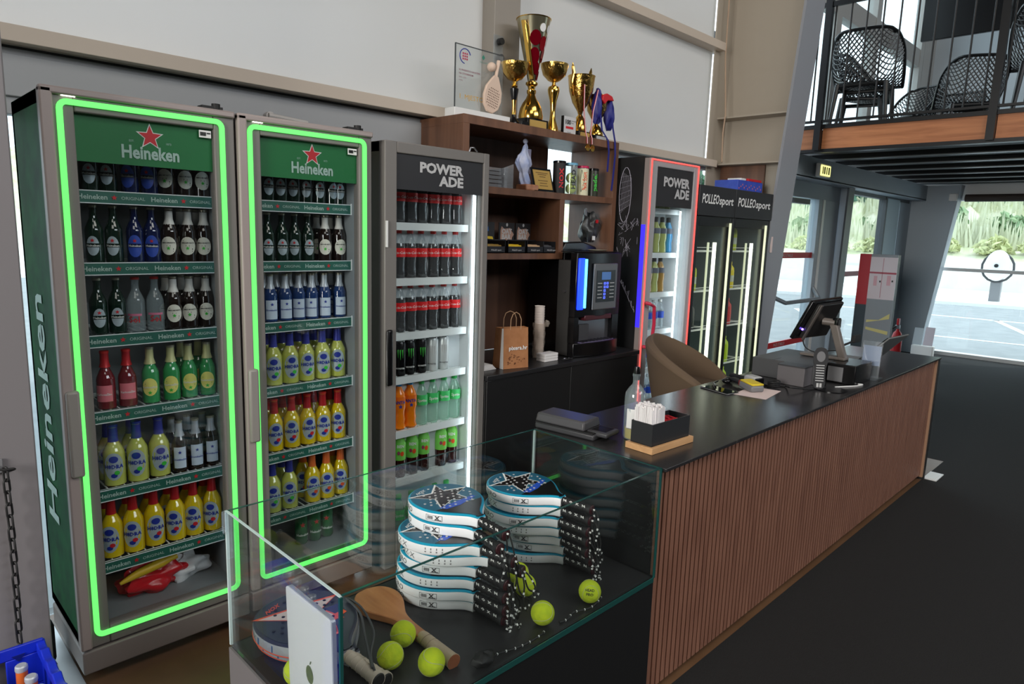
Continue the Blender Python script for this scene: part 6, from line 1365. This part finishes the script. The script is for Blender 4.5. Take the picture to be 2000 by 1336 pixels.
# sole shaped sign
t = thing('shoe_sole_sign', 'black shoe sole shaped stand-up sign with white print on a round base', 'sign', (3.40, 1.21, zt))
part('round_base', MB().lathe([(.0001, 0), (.075, 0), (.075, .003), (.0001, .004)], 36, c=(3.43, 1.185, zt)), black_gloss, t)
so = smoothp([(0, .205), (.022, .198), (.033, .172), (.034, .14), (.026, .10), (.025, .07), (.028, .035), (.022, .008), (0, .0)], 3); so2 = [(-x, y) for x, y in reversed(so)]+so[1:-1]
fd = Vector((.55, -.83, 0)).normalized(); fn_ = Vector((-.83, -.55, 0))
def sf(a, b, c=0): p = Vector((3.375, 1.225, zt+.004))+fd*a+Vector((0, 0, b))+fn_*c+Vector((.02, .012, 0))*b/.2; return tuple(p)
part('sole_plate', MB().prism(so2, 0, .005, sf), mat('sole_charcoal', (46, 46, 48), .5), t, bevel=.001)
part('grey_insert', MB().flat([(.0+.02*math.cos(a), .160+.026*math.sin(a)) for a in [k*.42 for k in range(15)]], lambda x, y: sf(x, y, .0056)), mid_grey, t, smooth=False)
sl = MB()
for k in range(7): sl.flat([(-.019, .04+k*.0125), (.019, .04+k*.0125), (.019, .0415+k*.0125+.003), (-.019, .0415+k*.0125+.003)], lambda x, y: sf(x, y, .0056))
sl.flat([(-.012, .010), (-.002, .010), (-.002, .03), (-.012, .03)], lambda x, y: sf(x, y, .0056)).flat([(.002, .010), (.012, .010), (.012, .03), (.002, .03)], lambda x, y: sf(x, y, .0056))
part('print_lines', sl, lightgrey_ink, t, smooth=False)
solo('white_cable', MB().tube(catm([(3.50, 1.19, zt+.003), (3.55, 1.165, zt+.003), (3.62, 1.13, zt+.003), (3.68, 1.12, zt+.003), (3.66, 1.135, zt+.006)], 6), .0035, 6), white_plastic, 'short white cable lying beside the till unit', 'cable')
# acrylic menu holder
t = thing('menu_holder', 'clear upright acrylic holder with a pale leaflet', 'holder', (3.95, 1.15, zt))
part('upright', MB().hexa([(3.90, 1.115, zt+.004), (3.903, 1.115, zt+.004), (3.903, 1.215, zt+.004), (3.90, 1.215, zt+.004)], [(3.925, 1.115, zt+.20), (3.928, 1.115, zt+.20), (3.928, 1.215, zt+.20), (3.925, 1.215, zt+.20)]), pvc_clear, t, smooth=False)
part('leaflet', MB().hexa([(3.916, 1.12, zt+.07), (3.917, 1.12, zt+.07), (3.917, 1.21, zt+.07), (3.916, 1.21, zt+.07)], [(3.927, 1.12, zt+.175), (3.928, 1.12, zt+.175), (3.928, 1.21, zt+.175), (3.927, 1.21, zt+.175)]), mat('leaflet_blue', (170, 182, 206), .4), t, smooth=False)
part('foot', B(3.86, 1.115, zt, 3.98, 1.215, zt+.003), pvc_clear, t, smooth=False)
# laptop at the far end
t = thing('grey_laptop', 'open grey laptop with its lid leaning toward the customers, far counter end', 'laptop', (4.4, 1.35, zt))
part('base', B(4.22, 1.32, zt, 4.52, 1.53, zt+.014), mid_grey, t, bevel=.003)
part('lid', MB().hexa([(4.22, 1.325, zt+.014), (4.52, 1.305, zt+.014), (4.52, 1.313, zt+.014), (4.22, 1.333, zt+.014)], [(4.22, 1.17, zt+.185), (4.52, 1.15, zt+.185), (4.52, 1.155, zt+.192), (4.22, 1.175, zt+.192)]), mat('lid_grey', (134, 136, 134), .35, metal=.3), t, bevel=.002)
part('screen', MB().hexa([(4.24, 1.339, zt+.03), (4.50, 1.321, zt+.03), (4.50, 1.322, zt+.03), (4.24, 1.340, zt+.03)], [(4.24, 1.187, zt+.186), (4.50, 1.169, zt+.186), (4.50, 1.170, zt+.187), (4.24, 1.188, zt+.187)]), black_gloss, t, smooth=False)
# tub stool
t = thing('tub_stool', 'olive brown upholstered tub chair behind the counter', 'chair', (3.42, 2.02, 0))
CX, CYY, CZ = 3.53, 2.00, .665
da = math.atan2(-.97, .25)    # direction the chair opens to
def shell(u, v, inner=0):
    a = da+math.pi+(u-.5)*2*math.pi*.70; k = abs(u-.5)*2
    top = .25*(1-k**1.6)+.035
    R_ = .215+.075*v**.8-.045*inner
    z = CZ-.12+.03*inner+(top+.12)*v
    return (CX+R_*math.cos(a), CYY+R_*math.sin(a), z)
g = MB(); nu, nv = 40, 10
ov_ = [shell(i/nu, j/nv) for j in range(nv+1) for i in range(nu+1)]; iv_ = [shell(i/nu, j/nv, 1) for j in range(nv+1) for i in range(nu+1)]; N = len(ov_)
iv_ = [(x, y, z if z < 9 else z) for x, y, z in iv_]
fs = []
for j in range(nv):
    for i in range(nu):
        a = j*(nu+1)+i; fs.append((a, a+1, a+nu+2, a+nu+1)); fs.append((N+a+1, N+a, N+a+nu+1, N+a+nu+2))
for i in range(nu): a = nv*(nu+1)+i; fs.append((a, a+1, N+a+1, N+a)); fs.append((i+1, i, N+i, N+i+1))
for j in range(nv):
    a = j*(nu+1); fs.append((a, a+nu+1, N+a+nu+1, N+a)); a += nu; fs.append((a+nu+1, a, N+a, N+a+nu+1))
part('backrest', g.add(ov_+iv_, fs), chair_fab, t, bevel=.012)
part('seat_cushion', MB().lathe([(.0001, -.10), (.19, -.10), (.205, -.06), (.20, -.02), (.17, .0), (.0001, .012)], 36, c=(CX, CYY, CZ+.045)), chair_fab, t)
part('under_shell', MB().lathe([(.05, -.16), (.17, -.135), (.214, -.118), (.21, -.09)], 32, c=(CX, CYY, CZ)), black_matte, t)
part('gas_column', MB().cyl((CX, CYY, .03), (CX, CYY, CZ-.15), .025), chrome, t); part('foot_plate', MB().lathe([(.0001, 0), (.2, 0), (.2, .008), (.04, .03), (.0001, .03)], 36, c=(CX, CYY, 0)), chrome, t)
part('footrest', MB().tube([(CX+.16*math.cos(k*.4), CYY+.16*math.sin(k*.4), .28) for k in range(16)], .01, closed=True), chrome, t)

# ================================================================== LEFT EDGE: CRATE, CHAIN
t = thing('drinks_crate', 'blue plastic bottle crate in the lower left corner', 'crate', (.17, 2.0, .0))
def wallp(m, p0, p1, z0, z1, th=.008): 
    p0 = Vector((*p0, 0)); p1 = Vector((*p1, 0)); d = (p1-p0).normalized(); n = Vector((-d.y, d.x, 0))*th
    return m.hexa([p0+Vector((0, 0, z0)), p1+Vector((0, 0, z0)), p1+n+Vector((0, 0, z0)), p0+n+Vector((0, 0, z0))], [p0+Vector((0, 0, z1)), p1+Vector((0, 0, z1)), p1+n+Vector((0, 0, z1)), p0+n+Vector((0, 0, z1))])
cz = .10; x0, x1, y0, y1, zt2 = .02, .325, 1.76, 2.165, .375
part('crate_floor', B(x0, y0, cz, x1, y1, cz+.01), blue_crate_m, t, bevel=.002)
m = MB().box(x1-.008, y0, cz, x1, y1, zt2-.03)
part('crate_side', m, blue_crate_m, t, bevel=.003)
sc = MB(); n = 26
P = [(y0+(y1-y0)*i/n, zt2-.002-.012*abs(math.sin(i*.72))) for i in range(n+1)]
part('crate_side_rim', sc.prism([(y0, zt2-.04)]+[(y1, zt2-.04)][::-1]+P[::-1], 0, .022, lambda a, b, c: (x1-.012+c-.006, a, b)), blue_crate_m, t, bevel=.003)
part('crate_side', MB().box(x0, y0, cz, x0+.008, y1, zt2), blue_crate_m, t, bevel=.003)
bk = MB().box(x0, y1-.010, cz, x1, y1, zt2-.13).box(x0, y1-.010, zt2-.035, x1, y1, zt2).box(x0, y1-.010, zt2-.13, x0+.05, y1, zt2-.035).box(x1-.09, y1-.010, zt2-.13, x1, y1, zt2-.035)
part('crate_end', bk, blue_crate_m, t, bevel=.003); part('crate_end', B(x0, y0, cz, x1, y0+.008, zt2), blue_crate_m, t, bevel=.003)
part('triangle_mark', MB().prism([(x1-.075, zt2-.025), (x1-.045, zt2-.025), (x1-.06, zt2-.045)], y1-.013, y1-.009, lambda a, b, c: (a, c, b)), mat('crate_dark', (12, 26, 110), .4), t, smooth=False)
rg = MB()
for k in range(9): rg.box(x0+.01+k*.018, y1-.014, zt2-.030, x0+.018+k*.018, y1-.009, zt2-.006)
part('grip_ribs', rg, blue_crate_m, t)
lower = thing('lower_crate', 'dark stack base under the blue crate in the corner', 'crate', (.17, 1.96, 0))
part('body', B(.02, 1.76, .0, .325, 2.165, .098), blue_crate_m, lower, bevel=.004)
tpl('crate_bottle', [('glass_body', MB().lathe(LN(.030, .235, .42, .5), 18), glass_brown, None), ('orange_neck_label', MB().lathe([(.0155, .150), (.0142, .19), (.0138, .222)], 16), orange_foil, None), ('crown_cap', MB().lathe([(.0145, .222), (.0155, .226), (.0150, .235), (.012, .238), (.0001, .238)], 16), silver_foil, None)])
for k, (x, y, lb) in enumerate(((.262, 2.10, 'farthest'), (.272, 2.03, 'second farthest'), (.278, 1.965, 'third farthest'), (.285, 1.905, 'nearest visible'))):
    inst('crate_bottle', 'crate_bottle', (x, y, cz+.011), k, lb+' brown bottle with orange foil neck standing in the blue crate', 'bottle', 'bottles in the blue crate')
# chain hanging in front of the pillar
t = thing('hanging_chain', 'black link chain hanging in front of the grey pillar', 'chain', (.27, 2.17, .4))
n = 15
lk = [Vector((.0075*math.cos(a), 0, .0085*math.sin(a)+(.0105 if math.sin(a) > 0 else -.0105))) for a in [q*math.pi/6 for q in range(12)]]
for k in range(n):
    u = k/(n-1); c = Vector((.2755-.004*u+.003*math.sin(u*3), 2.168, .868-u*.475)); rot = Matrix.Rotation((.5 if k % 2 else -1.0), 4, 'Z')
    o = part('link', MB().tube([c+(rot @ (p*1.05)) for p in lk], .0028, 8, closed=True), black_matte, t)
part('hook', MB().tube([(.262, 2.198, .885), (.262, 2.165, .885), (.275, 2.158, .883), (.292, 2.16, .882), (.296, 2.168, .878), (.288, 2.172, .875), (.272, 2.17, .874)], .0035), black_matte, t)
part('hook_plate', B(.245, 2.192, .865, .275, 2.199, .905), mid_grey, t, bevel=.002)
# socket and cables behind the crate
t = thing('power_plug', 'black cable and plug at the pillar foot behind the first fridge', 'cable', (.42, 2.7, .1))
part('cable', MB().tube(catm([(.44, 2.80, .30), (.43, 2.76, .22), (.42, 2.70, .16), (.41, 2.66, .05), (.42, 2.6, .02)], 6), .006), black_matte, t)
part('plug', B(.39, 2.62, .02, .43, 2.68, .16), black_matte, t, bevel=.01)
# floor frame glimpsed beside the counter end
solo('white_floor_tray', MB().box(5.062, 1.02, 0, 5.25, 1.10, .006).box(5.08, 1.035, .006, 5.22, 1.09, .008), white_plastic, 'white flat tray on the carpet at the counter foot', 'tray')

# ================================================================== ENTRANCE
t = thing('totem_sign', 'tall red and anthracite totem sign with painted reflection panel by the entrance', 'sign', (8.3, 2.5, 0))
part('body', B(8.30, 2.31, .02, 8.38, 2.705, 1.43), dark_grey, t)
part('red_band', B(8.292, 2.585, .86, 8.30, 2.705, 1.43), mat('sign_red', (178, 20, 34), .4), t, smooth=False)
part('anthracite_band', B(8.292, 2.585, .02, 8.30, 2.705, .86), mat('anthracite', (36, 50, 58), .4), t, smooth=False)
pp = part('reflection_panel', B(8.292, 2.31, .30, 8.30, 2.585, 1.43), mat('reflected_asphalt', (138, 142, 146), .12), t, smooth=False)  # mirror-like side: reflected cabinets and asphalt painted on as flat colour
part('reflected_cabinets', B(8.290, 2.31, .93, 8.292, 2.585, 1.40), mat('reflected_white', (214, 200, 204), .15), pp, smooth=False)
part('reflected_line', MB().box(8.2885, 2.31, 1.215, 8.290, 2.585, 1.235).box(8.2885, 2.45, .95, 8.290, 2.454, 1.39), mat('reflected_rose', (170, 70, 84), .3), pp, smooth=False)
part('reflected_mark', MB().box(8.2885, 2.36, 1.09, 8.290, 2.40, 1.20), mat('reflected_pink', (210, 160, 168), .3), pp, smooth=False)
part('reflected_mark', MB().box(8.2885, 2.50, 1.08, 8.290, 2.535, 1.19), mat('reflected_pink', (210, 160, 168), .3), pp, smooth=False)
part('reflected_dots', MB().box(8.288, 2.46, 1.12, 8.290, 2.475, 1.14).box(8.288, 2.335, 1.13, 8.290, 2.35, 1.15), black_ink, pp, smooth=False)
part('reflected_road_marking', MB().flat([(.02, .30), (.255, .36), (.255, .42), (.15, .34), (.02, .33)], FY(8.290, 2.585, .36)).flat([(.02, .20), (.255, .16), (.255, .20), (.02, .23)], FY(8.290, 2.585, .38)), mat('reflected_yellow', (200, 188, 120), .3), pp, smooth=False)
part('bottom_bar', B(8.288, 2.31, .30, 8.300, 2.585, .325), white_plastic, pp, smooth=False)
t = thing('fire_extinguisher', 'red fire extinguisher standing beyond the counter', 'extinguisher', (9.3, 2.50, 0))
part('cylinder', MB().lathe([(.0001, .0), (.055, 0), (.06, .03), (.06, .36), (.045, .42), (.02, .45), (.018, .48)], 24, c=(9.3, 2.50, .04)), red_plastic, t)
part('valve', B(9.28, 2.48, .51, 9.32, 2.53, .56), steel, t, bevel=.005); part('handle', B(9.27, 2.49, .56, 9.33, 2.515, .64), red_plastic, t, bevel=.005)
part('hose', MB().tube([(9.28, 2.52, .54), (9.24, 2.57, .50), (9.23, 2.575, .35), (9.24, 2.56, .2)], .010), black_matte, t)
t = thing('leaflet_stand', 'low white stand holding leaflets beyond the counter end', 'stand', (10.2, 2.43, 0))
part('stand_body', B(10.2, 2.30, 0, 10.3, 2.56, .22), white_plastic, t, bevel=.01)
part('leaflet', MB().hexa([(10.19, 2.44, .23), (10.195, 2.44, .23), (10.195, 2.55, .23), (10.19, 2.55, .23)], [(10.25, 2.44, .45), (10.255, 2.44, .45), (10.255, 2.55, .45), (10.25, 2.55, .45)]), mat('leaflet_a', (180, 190, 196), .5), t, smooth=False)
part('leaflet', MB().hexa([(10.19, 2.31, .23), (10.195, 2.31, .23), (10.195, 2.42, .23), (10.19, 2.42, .23)], [(10.25, 2.31, .47), (10.255, 2.31, .47), (10.255, 2.42, .47), (10.25, 2.42, .47)]), mat('leaflet_b', (206, 196, 204), .5), t, smooth=False)

# ================================================================== MEZZANINE FURNITURE
ft = 2.578
plastic_black = mat('anthracite_plastic', (20, 22, 24), .35)
def shellf(u, v):
    """u across, v from front edge of the seat up the back; local coords, chair faces +x"""
    w = .27+.03*math.sin(math.pi*min(1, v*1.1)); s = (u-.5)*2
    if v < .5: q = v/.5; x = .24-.42*q; z = .43-.03*math.sin(q*math.pi); curl = .0+.20*max(0, q-.15)*abs(s)**4*1.4
    else: q = (v-.5)/.5; x = -.18-.13*q; z = .43+.05*math.sin(q*1.57)*0+.42*q**.95; curl = .20*abs(s)**4*(1-q)*1.2
    x += .14*abs(s)**3*(1 if v > .5 else v*2)*(1-.35*max(0, (v-.5)*2))
    wz = w*(1-.10*max(0, (v-.5)*2)**2)
    if v > .9: z -= .03*abs(s)**10*(v-.9)*10
    return Vector((x, s*wz, z+curl))
def lattice(mb, nu=26, nv=34, r=.0056):
    def strip(p0, p1):
        a = shellf(*p0); b = shellf(*p1); d = (b-a).normalized(); n = Vector((0, 0, 1)).cross(d)
        n = (n.normalized() if n.length > .01 else Vector((0, 1, 0)))*r; h = d.cross(n).normalized()*r*.7
        mb.add([a-n-h, a+n-h, a+n+h, a-n+h, b-n-h, b+n-h, b+n+h, b-n+h], [(0, 1, 5, 4), (1, 2, 6, 5), (2, 3, 7, 6), (3, 0, 4, 7)])
    for i in range(nu):
        for j in range(nv):
            if (i+j) % 2 == 0: strip((i/nu, j/nv), ((i+1)/nu, (j+1)/nv))
            else: strip(((i+1)/nu, j/nv), (i/nu, (j+1)/nv))
lat = MB(); lattice(lat)
rim = MB(); rim.tube([shellf(0, v/24) for v in range(25)]+[shellf(u/14, 1) for u in range(1, 15)]+[shellf(1, 1-v/24) for v in range(1, 25)]+[shellf(1-u/14, 0) for u in range(1, 14)], .015, 7, closed=True)
pan = MB().grid(lambda u, v: tuple(shellf(.12+.76*u, .02+.46*v)-Vector((0, 0, .018))), 8, 8)
legs = [MB().tube([(sx_*.17-.02, sy*.20, .41), (sx_*.22-.02, sy*.235, .0)], [.022, .014], 8) for sx_ in (-1, 1) for sy in (-1, 1)]
apron = MB().tube([(-.19, -.20, .40), (.15, -.20, .40), (.15, .20, .40), (-.19, .20, .40)], .02, 7, closed=True)
tpl('shell_chair', [('lattice_shell', lat, plastic_black, None), ('shell_rim', rim, plastic_black, None), ('apron', apron, plastic_black, None)]+[('leg', l, plastic_black, None) for l in legs])
def mchair(x, y, rz, label): return inst('shell_chair', 'lattice_chair', (x, y, ft), rz, label, 'chair', 'perforated chairs on the mezzanine')
mchair(6.98, 2.40, .15, 'black perforated plastic chair on the mezzanine, large one at left behind the bars')
mchair(7.65, 2.98-.35, -1.3, 'black perforated mezzanine chair partly hidden behind the large left chair')
mchair(9.25, 2.62, 2.6, 'black perforated mezzanine chair with a white cup on it, middle of the balustrade')
mchair(8.55, 1.90, .5, 'low seeming black perforated mezzanine chair right of the middle post gap')
mchair(6.95, 1.00, .2, 'black perforated mezzanine chair beyond the right post')
mchair(9.9, 2.35, 3.0, 'black perforated mezzanine chair far back near the white window')
t = thing('wall_television', 'large black television hanging above the mezzanine', 'television', (9.0, 2.2, 4.2))
part('screen', B(9.0, 1.56, 3.83, 9.05, 2.556, 4.45), mat('tv_black', (8, 9, 12), .25), t, bevel=.006); part('ceiling_pole', MB().cyl((9.08, 2.0, 4.3), (9.08, 2.0, 6.6), .025), black_metal, t); part('mount', B(9.05, 1.9, 4.0, 9.10, 2.1, 4.3), black_metal, t)
